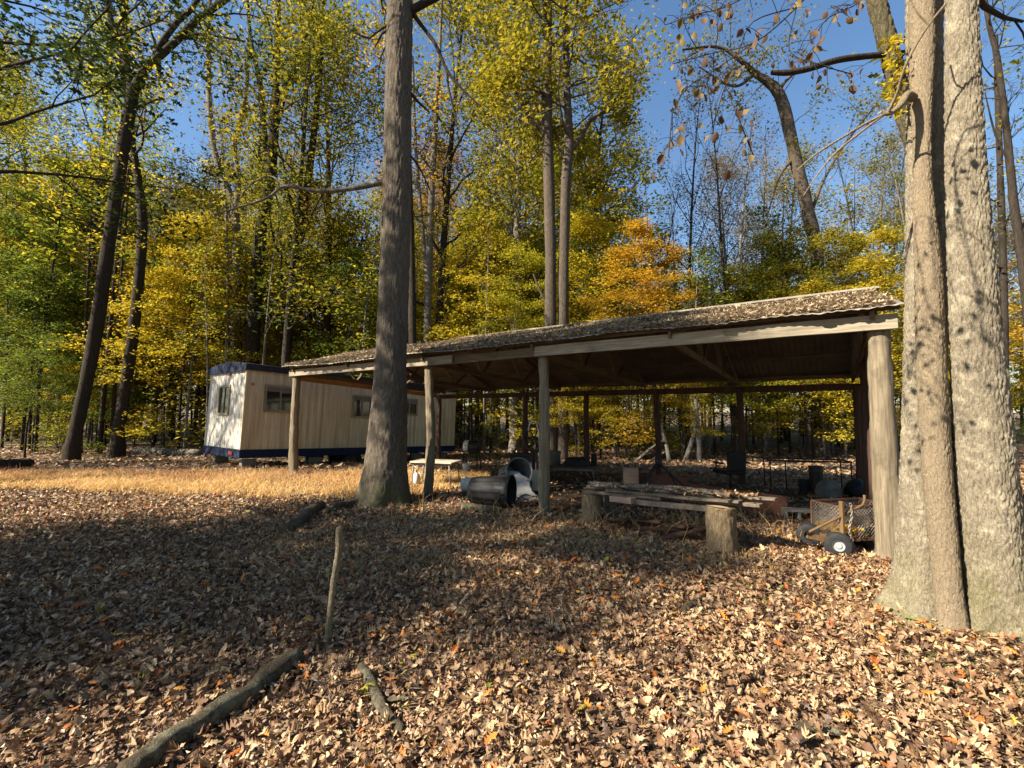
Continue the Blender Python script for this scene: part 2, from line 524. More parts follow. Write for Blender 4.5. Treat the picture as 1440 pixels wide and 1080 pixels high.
# ------------------------------------------------------------------ ground (one sheet to the horizon)
def axis_steps(near, far, n1, n2):
    a = np.linspace(0, near, n1)
    b_ = near * (far / near) ** (np.arange(1, n2 + 1) / n2)
    pos = np.concatenate([a, b_])
    return np.concatenate([-pos[:0:-1], pos])
gx = axis_steps(12, 600, 70, 22); gy = axis_steps(14, 600, 80, 22) + 3
VX, VY = np.meshgrid(gx, gy)
gv = np.array([(x, y, gz(x, y)) for x, y in zip(VX.ravel(), VY.ravel())])
nx, ny = len(gx), len(gy)
ii, jj = np.meshgrid(np.arange(nx - 1), np.arange(ny - 1))
a0 = (jj * nx + ii).ravel()
ground = np_mesh("ground", gv, np.stack([a0, a0 + 1, a0 + nx + 1, a0 + nx], 1), M["forest_floor"], smooth=True)
tag(ground, kind="structure")

# ------------------------------------------------------------------ pole shed
SX, SY, SROT = -5.4, 11.4, math.atan2(-.5717, .8205)
shed = empty("pole_shed", (SX, SY, 0), SROT, "long open pole shed with a leaf covered corrugated roof on rough log posts", "shed")
SL, SD = 11.49, 5.0
def SW(x, y, z):               # shed-local to world
    c, s = math.cos(SROT), math.sin(SROT)
    return Vector((SX + x * c - y * s, SY + x * s + y * c, z))
def log_post(x, y, z0, z1, r0, r1, seed, crook=.03):
    mb = MB(); rg = np.random.default_rng(seed)
    n = 14; pts = []
    ox, oy = rg.uniform(-crook, crook, 2)
    for i in range(n):
        t = i / (n - 1)
        pts.append((x + ox * math.sin(t * 3.1) + .3 * crook * math.sin(t * 7 + seed), y + oy * math.sin(t * 3.1), z0 + (z1 - z0) * t))
    rad = [r0 + (r1 - r0) * (i / (n - 1)) + .004 * math.sin(i * 1.9 + seed) for i in range(n)]
    mb.bark(pts, rad, ring=.03, sides=28, amp=.008, sc=(34, 34, 2.6), lobes=.16, seed=seed * 1.3)
    return mb
for i, (x, r, s) in enumerate([(0, .105, 3), (4.63, .09, 5), (7.2, .085, 9), (11.40, .115, 13)]):
    log_post(x, 0, -.15, 2.47, r * 1.06, r * .9, s, .045 if i < 2 else .02).build("post", M["post_wood"], shed)
for x in (0.1, 3.61, 5.56, 7.45, 9.3, 11.42):
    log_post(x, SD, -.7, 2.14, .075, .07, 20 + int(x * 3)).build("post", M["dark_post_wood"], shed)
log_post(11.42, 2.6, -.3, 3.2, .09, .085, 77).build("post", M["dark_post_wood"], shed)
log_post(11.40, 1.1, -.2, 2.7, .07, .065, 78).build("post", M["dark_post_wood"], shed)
# packed dirt floor under the roof, its soil colour darkened to carry the shade
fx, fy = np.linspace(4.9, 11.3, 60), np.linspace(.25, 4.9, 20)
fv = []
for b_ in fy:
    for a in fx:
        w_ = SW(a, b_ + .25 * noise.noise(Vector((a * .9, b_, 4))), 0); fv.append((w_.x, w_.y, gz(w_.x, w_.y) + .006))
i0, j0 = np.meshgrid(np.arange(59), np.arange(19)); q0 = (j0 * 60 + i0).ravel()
tag(np_mesh("shaded_dirt_floor", np.array(fv), np.stack([q0, q0 + 1, q0 + 61, q0 + 60], 1), M["shade_dark_dirt"], smooth=True), kind="structure")
# header beams along the front
def board(name, a, b_, w, h, mat, up=(0, 0, 1), parent=None, wob=.006):
    a = Vector(a); b_ = Vector(b_)
    L = (b_ - a).length; n = max(2, int(L / .25))
    d = (b_ - a).normalized(); s = d.cross(Vector(up)).normalized(); u = s.cross(d)
    vs = []; fs = []
    for i in range(n + 1):
        c = a + (b_ - a) * (i / n) + u * wob * noise.noise(c0 := (a + d * (i * .4)) * 1.7) + s * wob * noise.noise(c0 + Vector((4, 4, 4)))
        for q, (x, y) in enumerate(((-1, -1), (1, -1), (1, 1), (-1, 1))):
            k = wob * .5 * noise.noise(Vector((i * .9, q * 7.3, L)))
            vs.append(c + s * (x * w / 2 + k) + u * (y * h / 2 + k))
    for i in range(n):
        for q in range(4):
            q2 = (q + 1) % 4
            fs.append((i * 4 + q, i * 4 + q2, (i + 1) * 4 + q2, (i + 1) * 4 + q))
    fs += [(3, 2, 1, 0), (n * 4, n * 4 + 1, n * 4 + 2, n * 4 + 3)]
    mb = MB(); mb.add(vs, fs)
    return bevel(mb.build(name, mat, parent, smooth=False), .004, 1)
board("header_beam", (-.12, -.12, 2.54), (5.35, -.12, 2.54), .045, .155, M["beam_wood"], parent=shed)
board("header_beam", (4.4, -.07, 2.53), (7.4, -.07, 2.55), .045, .15, M["truss_wood"], parent=shed)
board("header_beam", (7.12, -.14, 2.545), (11.56, -.14, 2.535), .05, .16, M["beam_wood"], parent=shed)
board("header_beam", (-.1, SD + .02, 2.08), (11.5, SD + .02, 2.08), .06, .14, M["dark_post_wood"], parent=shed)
board("gable_tie", (-.02, -.05, 2.43), (-.02, SD, 2.13), .04, .13, M["orange_board"], parent=shed)
board("gable_tie", (11.5, .1, 2.44), (11.5, SD, 2.15), .04, .14, M["truss_wood"], parent=shed)
# roof profile: front eave, ridge, back eave
EV0, EVZ, RY, RZ, BY, BZ = -.30, 2.70, 2.5, 3.43, 5.35, 2.30
def roof_z(y):
    return EVZ + (RZ - EVZ) * (y - EV0) / (RY - EV0) if y <= RY else RZ + (BZ - RZ) * (y - RY) / (BY - RY)
def sag(x, y):
    return -.03 * math.sin(math.pi * (x % 4.2) / 4.2) + .02 * noise.noise(Vector((x * .8, y, 2)))
def corr(x):
    return .005 * math.sin(2 * math.pi * x / .105)
for (y0, y1, nm) in ((EV0, RY, 0), (RY, BY, 1)):
    xs = np.arange(-.2, 11.64, .0175); ys = np.linspace(y0, y1, 9)
    vs = []
    for yv in ys:
        for xv in xs:
            e = 0
            if nm == 0 and yv == y0: e = .02 * noise.noise(Vector((xv * 1.3, 0, 5))) - .012 * (noise.noise(Vector((xv * 5, 0, 7))) > .2)
            vs.append((xv, yv + e * 1.5, roof_z(yv) + sag(xv, yv) + corr(xv) + e))
    k = len(xs)
    V = np.array(vs)
    i0, j0 = np.meshgrid(np.arange(k - 1), np.arange(len(ys) - 1)); q0 = (j0 * k + i0).ravel()
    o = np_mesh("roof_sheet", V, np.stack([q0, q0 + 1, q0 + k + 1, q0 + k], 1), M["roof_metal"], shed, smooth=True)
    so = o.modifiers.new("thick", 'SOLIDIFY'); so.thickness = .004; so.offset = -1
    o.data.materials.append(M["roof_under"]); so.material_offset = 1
mb = MB(); mb.bar((3.2, RY, RZ + .03), (11.62, RY, RZ + .03), .22, .03); mb.build("ridge_cap", M["roof_metal"], shed, smooth=False)
# purlins on both slopes
for yv in (-.12, .75, 1.6, 2.35, 2.75, 3.5, 4.3, 5.15):
    board("purlin", (-.1, yv, roof_z(yv) - .055), (11.58, yv, roof_z(yv) - .055), .04, .06, M["truss_wood"], parent=shed, wob=.008)
# trusses
for xv in (.12, 2.3, 4.62, 7.1, 9.25, 11.35):
    tr = MB()
    f0 = Vector((xv, .06, 2.53)); b0 = Vector((xv, SD - .1, 2.2)); rd = Vector((xv, RY, RZ - .13))
    tr.bar((xv, -.2, roof_z(-.2) - .12), rd, .04, .10); tr.bar(rd, (xv, BY - .1, roof_z(BY - .1) - .12), .04, .10)
    tr.bar((xv, .0, 2.52), (xv, SD, 2.24), .042, .10)
    P = lambda t: f0.lerp(b0, t)
    def Q(yv): return Vector((xv, yv, roof_z(yv) - .14))
    tr.bar(P(.33), Q(1.25), .03, .08, up=(1, 0, 0)); tr.bar(P(.33), rd, .032, .08, up=(1, 0, 0))
    tr.bar(P(.67), rd, .03, .08, up=(1, 0, 0)); tr.bar(P(.67), Q(3.9), .032, .08, up=(1, 0, 0))
    tr.build("truss", M["truss_wood"], shed, smooth=False)
# knee braces
for (x0, x1) in ():
    board("knee_brace", (x0, .05, 1.95), (x1, .05, 2.47), .035, .07, M["truss_wood"], parent=shed)
# nail strips / drooping cord by the left posts
mb = MB()
for k, x in enumerate((2.0, 2.05)):
    pts = [SW(x, -.02, 2.45) - Vector((SX, SY, 0))]
cd = catmull([(3.35, .02, 2.47), (3.33, -.02, 1.7), (3.36, .03, .95), (3.28, -.02, .45), (3.25, .0, -.03)], 6)
mb.tube(cd, .008, 5); mb.build("hanging_cord", M["white_pipe"], shed)

# leaf litter on the roof
rg = np.random.default_rng(5)
n = 42000
x = rg.uniform(-.15, 11.55, n); t = rg.beta(1.0, 1.0, n)
y = EV0 + .02 + t * (RY - EV0 - .05)
keep = np.array([noise.noise(Vector((a * 1.1, q * 1.5, 1))) + .55 + .25 * rg.random() > .35 for a, q in zip(x, y)])
x, y = x[keep], y[keep]
P = np.array([tuple(SW(a, q, roof_z(q) + sag(a, q) + .012 + .05 * rg.random())) for a, q in zip(x, y)])
tag(leaves("roof_leaf_litter", P, .08, OAK_LOW, M["roof_litter"], tilt=.4, curl=.35, r=rg), "brown fallen leaves lying over the shed roof", "leaf litter", kind="stuff")

# ------------------------------------------------------------------ office trailer
TC = Vector((-7.6, 12.8, 0)); td = Vector((.62, .785, 0)).normalized(); TL, TW = 8.3, 2.75
trailer = empty("office_trailer", (TC.x, TC.y, 0), math.atan2(td.y, td.x), "weathered beige office trailer with blue trim parked beyond the left end of the shed", "trailer")
trailer.rotation_euler = Euler((0, R_(2.6), math.atan2(td.y, td.x)), 'XYZ')
ZB, ZT = .50, 2.80              # siding bottom and top, local
def ribbed(p0, p1, z0, z1, out, step, mat, name, holes=()):
    """siding panel with raised vertical ribs, openings left for windows; out = outward normal"""
    p0 = Vector(p0); p1 = Vector(p1); L = (p1 - p0).length; d = (p1 - p0) / L; out = Vector(out)
    xs = [0.0]
    k = 0
    while xs[-1] < L - 1e-6:
        xs.append(min(L, xs[-1] + step / 2)); k += 1
    prof = []
    for i in range(len(xs) - 1):
        a, b_ = xs[i], xs[i + 1]
        e = .010 if i % 2 == 0 else 0
        prof += [(a + .006, e), (b_ - .006, e)]
    cuts = sorted({z0, z1, *[h[2] for h in holes], *[h[3] for h in holes]})
    mb = MB()
    for zi in range(len(cuts) - 1):
        za, zb = cuts[zi], cuts[zi + 1]
        for i in range(len(prof) - 1):
            (xa, ea), (xb, eb) = prof[i], prof[i + 1]
            xm = (xa + xb) / 2; zm = (za + zb) / 2
            if any(h[0] < xm < h[1] and h[2] < zm < h[3] for h in holes): continue
            A = p0 + d * xa + out * ea; B = p0 + d * xb + out * eb
            mb.add([(A.x, A.y, za), (B.x, B.y, za), (B.x, B.y, zb), (A.x, A.y, zb)], [(0, 1, 2, 3)])
    return mb.build(name, mat, trailer, smooth=False)
# local frame: x along the long side, y back (-y faces the camera side)
wins = [(.52, 1.42, 1.62, 2.38), (3.40, 4.15, 1.55, 2.30), (5.45, 6.2, 1.72, 2.33)]
ribbed((0, 0, 0), (TL, 0, 0), ZB, ZT, (0, -1, 0), .20, M["side_siding"], "side_wall", wins)
ewin = [(1.05, 1.85, 1.50, 2.36)]
ribbed((0, 0, 0), (0, TW, 0), ZB, ZT, (-1, 0, 0), .30, M["end_siding"], "end_wall", ewin)
ribbed((TL, 0, 0), (TL, TW, 0), ZB, ZT, (1, 0, 0), .20, M["side_siding"], "end_wall")
ribbed((0, TW, 0), (TL, TW, 0), ZB, ZT, (0, 1, 0), .20, M["side_siding"], "side_wall")
def window(h, side):
    a, b_, z0, z1 = h
    def pt(u, w, z): return (u, w, z) if side == 's' else (w, u, z)
    fr = MB(); t = .045
    def bx(u0, u1, za, zb, w0, w1):
        c = pt((u0 + u1) / 2, (w0 + w1) / 2, (za + zb) / 2); s = pt(u1 - u0, w1 - w0, zb - za)
        fr.box(c, tuple(abs(q) for q in s))
    bx(a - .02, b_ + .02, z1 - t, z1 + .02, -.045, .03); bx(a - .02, b_ + .02, z0 - .02, z0 + t, -.045, .03)
    bx(a - .02, a + t, z0 + t + .001, z1 - t - .001, -.043, .028); bx(b_ - t, b_ + .02, z0 + t + .001, z1 - t - .001, -.043, .028)
    m_ = (a + b_) / 2; bx(m_ - .025, m_ + .025, z0 + t + .001, z1 - t - .001, -.036, .02)
    f = fr.build("window", M["window_frame_metal"], trailer, smooth=False)
    g = MB()
    for (u0, u1, off) in ((a + t, m_ - .025, -.012), (m_ + .025, b_ - t, .0)):
        g.add([pt(u0, off, z0 + t), pt(u1, off, z0 + t), pt(u1, off, z1 - t), pt(u0, off, z1 - t)], [(0, 1, 2, 3)])
    g.build("pane", M["window_glass"], f, smooth=False)
    bl = MB()
    if side == 's':
        bx2 = ((a + t + .002, z1 - .17, m_ - .03), (m_ + .03, z1 - .20, b_ - t - .002))
        for (u0, zz, u1) in bx2:
            bl.box(((u0 + u1) / 2, -.02, (zz + z1 - t) / 2 - .002), (u1 - u0, .012, z1 - t - zz - .006))
        bl.build("blind", M["blind_cloth"], f, smooth=False)
for h in wins: window(h, 's')
for h in ewin: window(h, 'e')
# low arched roof with dark blue edge
mb = MB(); ns = 10; vs = []; fs = []
prof = [(-.06, ZT - .02)] + [(-.06 + (TW + .12) * i / ns, ZT + .15 + .13 * math.sin(math.pi * i / ns)) for i in range(ns + 1)] + [(TW + .06, ZT - .02)]
for xx in (-.07, TL + .07):
    vs += [(xx, y_, z_) for y_, z_ in prof]
k = len(prof)
fs = [(i, i + 1, k + i + 1, k + i) for i in range(k - 1)] + [tuple(range(k - 1, -1, -1)), tuple(range(k, 2 * k))]
mb.add(vs, fs); mb.build("roof", M["dark_roof"], trailer, smooth=False)
mb = MB()
fas = [(-.075, ZT - .05)] + [(-.075 + (TW + .15) * i / ns, ZT + .10 + .13 * math.sin(math.pi * i / ns)) for i in range(ns + 1)] + [(TW + .075, ZT - .05)]
vs = [(-.085, y_, z_) for y_, z_ in fas] + [(-.072, y_, z_) for y_, z_ in fas]
mb.add(vs, [tuple(range(k)), tuple(range(2 * k - 1, k - 1, -1))] + [(i, (i + 1) % k, k + (i + 1) % k, k + i) for i in range(k)])
mb.build("roof_trim", M["blue_paint"], trailer, smooth=False)
mb = MB(); mb.box((TL / 2, -.078, ZT + .045), (TL + .14, .02, .15)); mb.build("roof_trim", M["dark_roof"], trailer, smooth=False)
mb = MB(); mb.box((TL / 2, -.022, ZB - .10), (TL + .06, .03, .24)); mb.box((-.03, TW / 2, ZB - .10), (.03, TW + .05, .242)); mb.box((TL / 2, TW + .02, ZB - .10), (TL + .06, .03, .24))
mb.build("skirt_trim", M["blue_paint"], trailer, smooth=False)
mb = MB(); mb.box((-.012, -.012, (ZB + ZT) / 2), (.05, .05, ZT - ZB - .03)); mb.build("corner_trim", M["side_siding"], trailer, smooth=False)
mb = MB(); mb.box((TL / 2, TW / 2, ZB - .02), (TL - .05, TW - .05, .06)); mb.bar((.0, .6, ZB - .17), (TL, .6, ZB - .17), .12, .18); mb.bar((.0, TW - .6, ZB - .17), (TL, TW - .6, ZB - .17), .12, .18)
mb.build("chassis", M["black_metal"], trailer, smooth=False)
for (x_, y_) in ((3.6, .12), (4.5, .12), (3.6, TW - .12), (4.5, TW - .12)):
    mb = MB()
    mm = Matrix.Translation((x_, y_, .05)) @ Matrix.Rotation(math.pi / 2, 4, 'X')
    mb.lathe([(.17, -.1), (.30, -.1), (.34, -.07), (.345, 0), (.34, .07), (.30, .1), (.17, .1)], 28, mm)
    w = mb.build("wheel", M["rubber"], trailer)
    mb = MB(); mb.lathe([(.001, -.05), (.06, -.06), (.07, -.02), (.14, -.02), (.175, -.07), (.175, .07), (.14, .02), (.001, .03)], 20, mm)
    mb.build("rim", M["rust_metal"], w)
for (x_, y_) in ((.35, .35), (.35, TW - .4), (2.4, .35), (6.6, .35), (7.9, .35)):
    mb = MB(); zz = -.10 + x_ * .0
    for q in range(3): mb.box((x_, y_, ZB - .27 - .10 - .2 * q), (.38, .19, .19), (0, 0, .05 * (q % 2)))
    mb.build("block_pier", M["concrete"], trailer, smooth=False)
mb = MB(); mb.box((-.02, 1.22, ZT - .10), (.03, .20, .06)); mb.build("marker_light", M["red_lens"], trailer, smooth=False)
mb = MB(); mb.box((-.05, .55, ZB - .10), (.03, .26, .09)); mb.build("tail_light", M["red_lens"], trailer, smooth=False)
mb = MB(); mb.lathe([(.001, .02), (.035, .015), (.045, 0)], 14, Matrix.Translation((.17, -.012, ZT - .42)) @ Matrix.Rotation(math.pi / 2, 4, 'X'))
mb.build("marker_light", M["amber_lens"], trailer)

# ------------------------------------------------------------------ trees
def limb(mb, out, p, d, L, r, lv, rg, lift=.1, nsub=4, nleaf=10, spread=.25, flat=1.0, wig=.18, subs=.5, tmin=.3):
    n = 6 if lv > 0 else 4
    pts = [Vector(p)]; dd = Vector(d).normalized()
    for i in range(n):
        dd = (dd + Vector(rg.normal(0, wig, 3)) + Vector((0, 0, lift))).normalized()
        pts.append(pts[-1] + dd * (L / n))
    rad = np.linspace(r, max(r * .25, .003), n + 1)
    mb.tube(pts, rad, 7 if r > .06 else (5 if r > .02 else 3), cap=False)
    if lv > 0:
        for k in range(nsub):
            t = tmin + (1 - tmin) * (k + rg.random()) / nsub
            f = t * n; i = min(n - 1, int(f))
            q = pts[i].lerp(pts[i + 1], f - i); tg = (pts[i + 1] - pts[i]).normalized()
            s = Vector(rg.normal(0, 1, 3)); s.z *= flat; s -= tg * s.dot(tg); s.normalize()
            limb(mb, out, q, tg * .75 + s * .8, L * subs * (1.15 - .5 * t), max(.004, rad[i] * .55), lv - 1, rg, lift * .7, nsub, nleaf, spread, flat, wig, subs, tmin)
    if nleaf and lv <= 0:
        for k in range(nleaf):
            f = (.15 + .9 * rg.random()) * n; i = min(n - 1, int(f))
            q = pts[i].lerp(pts[i + 1], min(1.0, f - i))
            out.append((q.x + rg.normal(0, spread), q.y + rg.normal(0, spread), q.z + rg.normal(0, spread * flat)))

def trunk_at(pts, t):
    f = t * (len(pts) - 1); i = min(len(pts) - 2, int(f))
    return Vector(pts[i]).lerp(Vector(pts[i + 1]), f - i)

def grow(H, r0, cb, Rc, nl, lv, rg, nsub=4, nleaf=12, spread=.3, flat=.8, lift=.12, elev=.5, wob=.25, shape='round', sides=10):
    mb = MB(); out = []
    n = 10; pts = []; wx, wy = rg.normal(0, wob, 2); ph = rg.uniform(0, 6, 2)
    for i in range(n):
        t = i / (n - 1)
        pts.append((wx * t * t * 2 + wob * .5 * math.sin(t * 5 + ph[0]) * t, wy * t * t * 2 + wob * .5 * math.sin(t * 4 + ph[1]) * t, -.15 + (H + .15) * t))
    rad = [r0 * ((1 - .88 * (i / (n - 1))) ** .85) * (1.35 if i == 0 else 1) for i in range(n)]
    pts2 = [pts[0], trunk_at(pts, .03)] + pts[1:]
    mb.tube(pts2, [rad[0], r0] + rad[1:], sides, cap=False, rough=.15)
    az = rg.uniform(0, 6)
    for k in range(nl):
        u = (k + rg.random() * .8) / nl
        t = cb + (.98 - cb) * u
        az += 2.4 + rg.normal(0, .4)
        if shape == 'round': Lk = Rc * (.45 + .75 * math.sin(math.pi * min(1, u * .85 + .12)))
        elif shape == 'cone': Lk = Rc * (1.1 - .8 * u)
        else: Lk = Rc * (.6 + .6 * u)
        Lk *= rg.uniform(.75, 1.2)
        e = elev + .5 * u + rg.normal(0, .12)
        d = Vector((math.cos(az) * math.cos(e), math.sin(az) * math.cos(e), math.sin(e)))
        limb(mb, out, trunk_at(pts, t), d, Lk, max(.012, r0 * .42 * (1 - .7 * t)), lv, rg, lift, nsub, nleaf, spread, flat)
    return mb, out

def add_tree(name, mb, out, bark, leafm, size, tmpl, loc, label, group=None, rz=0, scale=1.0, tilt=.6, curl=.2, hang=.2, crown_stuff=False):
    root = empty(name, loc, rz, label, "tree", group)
    mb.build("trunk", M[bark], root)
    if out:
        leaves("crown", np.array(out), size, tmpl, M[leafm], root, tilt=tilt, curl=curl, hang=hang)
    root.scale = (scale,) * 3
    return root

def copy_tree(src, loc, rz, scale, leafm=None, bark=None, label=None, group=None):
    r = src.copy(); COL.objects.link(r)
    r.location = loc; r.rotation_euler = (0, 0, rz); r.scale = scale if hasattr(scale, '__len__') else (scale,) * 3
    if label: r['label'] = label
    if group: r['group'] = group
    for ch in src.children:
        c = ch.copy(); COL.objects.link(c); c.parent = r
        mname = leafm if ch.name.startswith("crown") else bark
        if mname:
            c.material_slots[0].link = 'OBJECT'; c.material_slots[0].material = M[mname]
    return r

def px_poly(lst, Y, base):
    pts = []; rad = []
    for q in lst:
        y = q[3] if len(q) > 3 else Y
        p = D(q[0], q[1], y) - base
        pts.append(p); u_ = (q[0] - 720.0) / F; rad.append(q[2] / F * y / math.sqrt(1 + u_ * u_))
    return pts, rad

def px_trunk(mb, lst, Y, base, bark=True, **kw):
    pts, rad = px_poly(lst, Y, base)
    if bark:
        mb.bark(pts, rad, **kw)
    else:
        Q = catmull([(*p, r) for p, r in zip(pts, rad)], 4)
        mb.tube([tuple(q[:3]) for q in Q], [max(.003, q[3]) for q in Q], kw.get('sides', 10), cap=False, rough=kw.get('rough', .12), fr=5)
    return pts, rad

def leafy(mb, out, pts, t0, t1, n, L, r, rg, lv=1, nsub=4, nleaf=12, spread=.25, elev=.4, flat=.8, lift=.08, azc=None, azs=3.2):
    for k in range(n):
        t = t0 + (t1 - t0) * (k + rg.random()) / n
        az = rg.uniform(0, 6.28) if azc is None else azc + rg.uniform(-azs, azs)
        e = elev + rg.normal(0, .2)
        d = Vector((math.cos(az) * math.cos(e), math.sin(az) * math.cos(e), math.sin(e)))
        limb(mb, out, trunk_at(pts, t), d, L * rg.uniform(.6, 1.2), r, lv, rg, lift, nsub, nleaf, spread, flat)

# --- 1 the large oak in front of the shed
Y = 8.06; g = D(538, 705, Y); g.z = gz(g.x, g.y)
oak = empty("oak_tree", g, 0, "tall straight oak with furrowed grey bark standing in front of the shed's left half", "tree")
mb = MB(); tp, trd = px_trunk(mb, [(536, 722, 56), (538, 706, 42), (541, 690, 36), (543, 650, 29.5), (546, 600, 27), (550, 500, 22.5), (554, 400, 21.5), (557, 300, 21), (560, 150, 20), (563, 0, 19.5), (566, -300, 17), (570, -700, 11)], Y, g, ring=.028, sides=110, amp=.013, sc=(17, 17, 3.2), lobes=.07, flutes=.17, seed=2.2)
mb.build("trunk", M["oak_bark"], oak)
mb = MB(); rg = np.random.default_rng(8); out = []
a, _ = px_trunk(mb, [(548, 254, 5.5), (530, 258, 4.5), (500, 264, 4), (470, 268, 3.4), (440, 268, 3), (400, 262, 2.5), (372, 280, 2.2), (300, 302, 1.4)], Y, g, False)
b1, _ = px_trunk(mb, [(400, 262, 2), (380, 248, 1.6), (350, 262, 1.2), (325, 300, .8)], Y, g, False)
mb.build("dead_limb", M["grey_bark"], oak)
mb = MB()
px_trunk(mb, [(572, 8, 5), (590, 32, 3.2), (612, 62, 2.8), (628, 98, 2.4), (645, 120, 2), (676, 150, 1.2)], Y, g, False)
px_trunk(mb, [(628, 98, 2), (631, 125, 1.6), (637, 150, 1.4), (643, 176, 1)], Y, g, False)
px_trunk(mb, [(570, 122, 3), (585, 140, 2.2), (604, 158, 1.4)], Y, g, False)
px_trunk(mb, [(575, 215, 1.6), (592, 240, 1.2), (610, 280, .8)], Y, g, False)
mb.build("limb", M["dark_bark"], oak)
mb = MB(); out = []
leafy(mb, out, tp, .80, .99, 14, 4.6, .075, rg, 2, 4, 7, .22, .55)
mb.build("upper_limbs", M["dark_bark"], oak)
leaves("crown", np.array(out), .14, OAK_LOW, M["leaf_olive"], oak, tilt=.6)
# a young rust-leaved oak seen left of the big trunk
def sapling_at(px, py, Y, H, leafm, label, cb=.2, Rc=1.8, nl=14, nleaf=14, seed=1, size=.13, name="young_tree", flat=.3, tm=DIAMOND, bark="dark_bark", r0=None, group=None, lv=1, spread=.16):
    rg = np.random.default_rng(seed)
    p = D(px, py, Y); p.z = gz(p.x, p.y)
    mb, out = grow(H, r0 or .012 * H, cb, Rc, nl, lv, rg, 4, nleaf, spread, flat, .04, .25, .15, 'cone', 8)
    return add_tree(name, mb, out, bark, leafm, size, tm, p, label, group)

# --- 2 the multi-stemmed tree at the right edge
base = D(1340, 850, 3.62); base.z = gz(base.x, base.y)
big = empty("twin_trunk_tree", base, 0, "huge pale barked tree of joined trunks with a smooth vine-like stem at the right edge", "tree")
mb = MB(); tA, _ = px_trunk(mb, [(1299, 872, 74, 3.52), (1302, 835, 56, 3.54), (1301, 800, 46, 3.56), (1299, 740, 40, 3.57), (1299, 640, 35, 3.58), (1301, 500, 32, 3.60), (1302, 400, 31, 3.62), (1302, 250, 30, 3.64), (1300, 120, 28, 3.66), (1299, 0, 28, 3.68), (1298, -250, 26, 3.70), (1296, -600, 20, 4)], 3.8, base, ring=.011, sides=170, amp=.0095, sc=(46, 46, 12), lobes=.08, flutes=.15, seed=6.1)
mb.build("trunk", M["pale_bark"], big)
mb = MB(); px_trunk(mb, [(1405, 905, 88, 3.30), (1402, 862, 66, 3.28), (1399, 820, 54, 3.26), (1394, 760, 50, 3.25), (1384, 640, 46, 3.25), (1374, 500, 40, 3.25), (1367, 400, 36, 3.25), (1358, 250, 31, 3.25), (1354, 120, 28, 3.25), (1352, 0, 26, 3.25), (1349, -300, 23, 3.25), (1345, -700, 16, 3.25)], 3.7, base, ring=.011, sides=180, amp=.0095, sc=(46, 46, 12), lobes=.08, flutes=.16, seed=1.7)
mb.build("trunk", M["pale_bark"], big)
mb = MB(); px_trunk(mb, [(1340, 902, 34, 3.27), (1339, 880, 26, 3.275), (1338, 862, 23, 3.28), (1334, 830, 21.5, 3.3), (1327, 760, 22, 3.32), (1318, 660, 22.5, 3.34), (1312, 560, 22.5, 3.36), (1308, 460, 21.5, 3.38), (1305, 370, 20, 3.4), (1299, 290, 16, 3.42), (1297, 235, 13.5, 3.44), (1296, 175, 15, 3.5), (1296, 110, 19, 3.56), (1297, 20, 21, 3.6), (1297, -250, 20, 3.6), (1297, -600, 15, 3.6)], 3.3, base, ring=.014, sides=90, amp=.006, sc=(60, 60, 20), lobes=.08, seed=3.3)
mb.build("smooth_stem", M["smooth_bark"], big)
mb = MB()
px_trunk(mb, [(1290, 215, 16, 3.9), (1276, 170, 16, 3.88), (1262, 120, 16, 3.86), (1248, 60, 15.5, 3.84), (1232, 0, 15, 3.82), (1200, -120, 13, 3.8), (1150, -300, 10, 3.8)], 3.85, base, ring=.02, sides=60, amp=.012, sc=(22, 22, 8), lobes=.08, seed=9)
mb.build("forked_limb", M["ivy_bark"], big)
mb = MB(); rg = np.random.default_rng(31); outl = []
px_trunk(mb, [(1284, 138, 8, 3.5), (1276, 133, 6.5, 3.42), (1268, 145, 6, 3.36), (1262, 152, 5, 3.34), (1250, 160, 4, 3.3), (1240, 158, 2.5, 3.3)], 3.4, base, False, sides=12)
px_trunk(mb, [(1248, 160, 3, 3.3), (1262, 130, 2.6, 3.2), (1272, 95, 2.5, 3.1), (1290, 60, 2.4, 3.05), (1306, 35, 2.2, 3.0), (1330, 5, 2, 2.95)], 3.1, base, False)
px_trunk(mb, [(1306, 35, 2, 3.0), (1285, 10, 1.6, 3.0), (1270, -30, 1.4, 3.0)], 3, base, False)
px_trunk(mb, [(1245, 160, 2.6, 3.3), (1215, 175, 2.2, 3.3), (1190, 190, 2, 3.3), (1150, 215, 1.6, 3.3), (1120, 240, 1, 3.3)], 3.3, base, False)
px_trunk(mb, [(1242, 162, 2.2, 3.3), (1205, 190, 2, 3.3), (1175, 215, 1.7, 3.3), (1150, 245, 1.2, 3.3), (1130, 275, .8, 3.3)], 3.3, base, False)
mb.build("stub_branch", M["smooth_bark"], big)
mb = MB()
px_trunk(mb, [(1270, 75, 6, 3.85), (1230, 78, 5.5, 3.83), (1180, 84, 5.5, 3.8), (1140, 96, 5.5, 3.8), (1110, 102, 5, 3.8), (1085, 102, 4, 3.8)], 3.8, base, False)
mb.build("side_limb", M["dark_bark"], big)
mb = MB(); outl = []
leafy(mb, outl, tA, .80, .99, 10, 3.6, .06, rg, 2, 4, 6, .2, .5)
mb.build("upper_limbs", M["dark_bark"], big)
leaves("crown", np.array(outl), .13, OAK_LOW, M["leaf_olive"], big, tilt=.6)
mb = MB()
for q in (([(1252, 165), (1262, 140), (1268, 110), (1258, 85), (1262, 60)]), ([(1270, 160), (1258, 120), (1250, 90), (1246, 50)])):
    px_trunk(mb, [(x_, y_, 2, 3.62) for x_, y_ in q], 3.6, base, False)
iv = mb.build("ivy_vine", M["ivy_bark"], big)
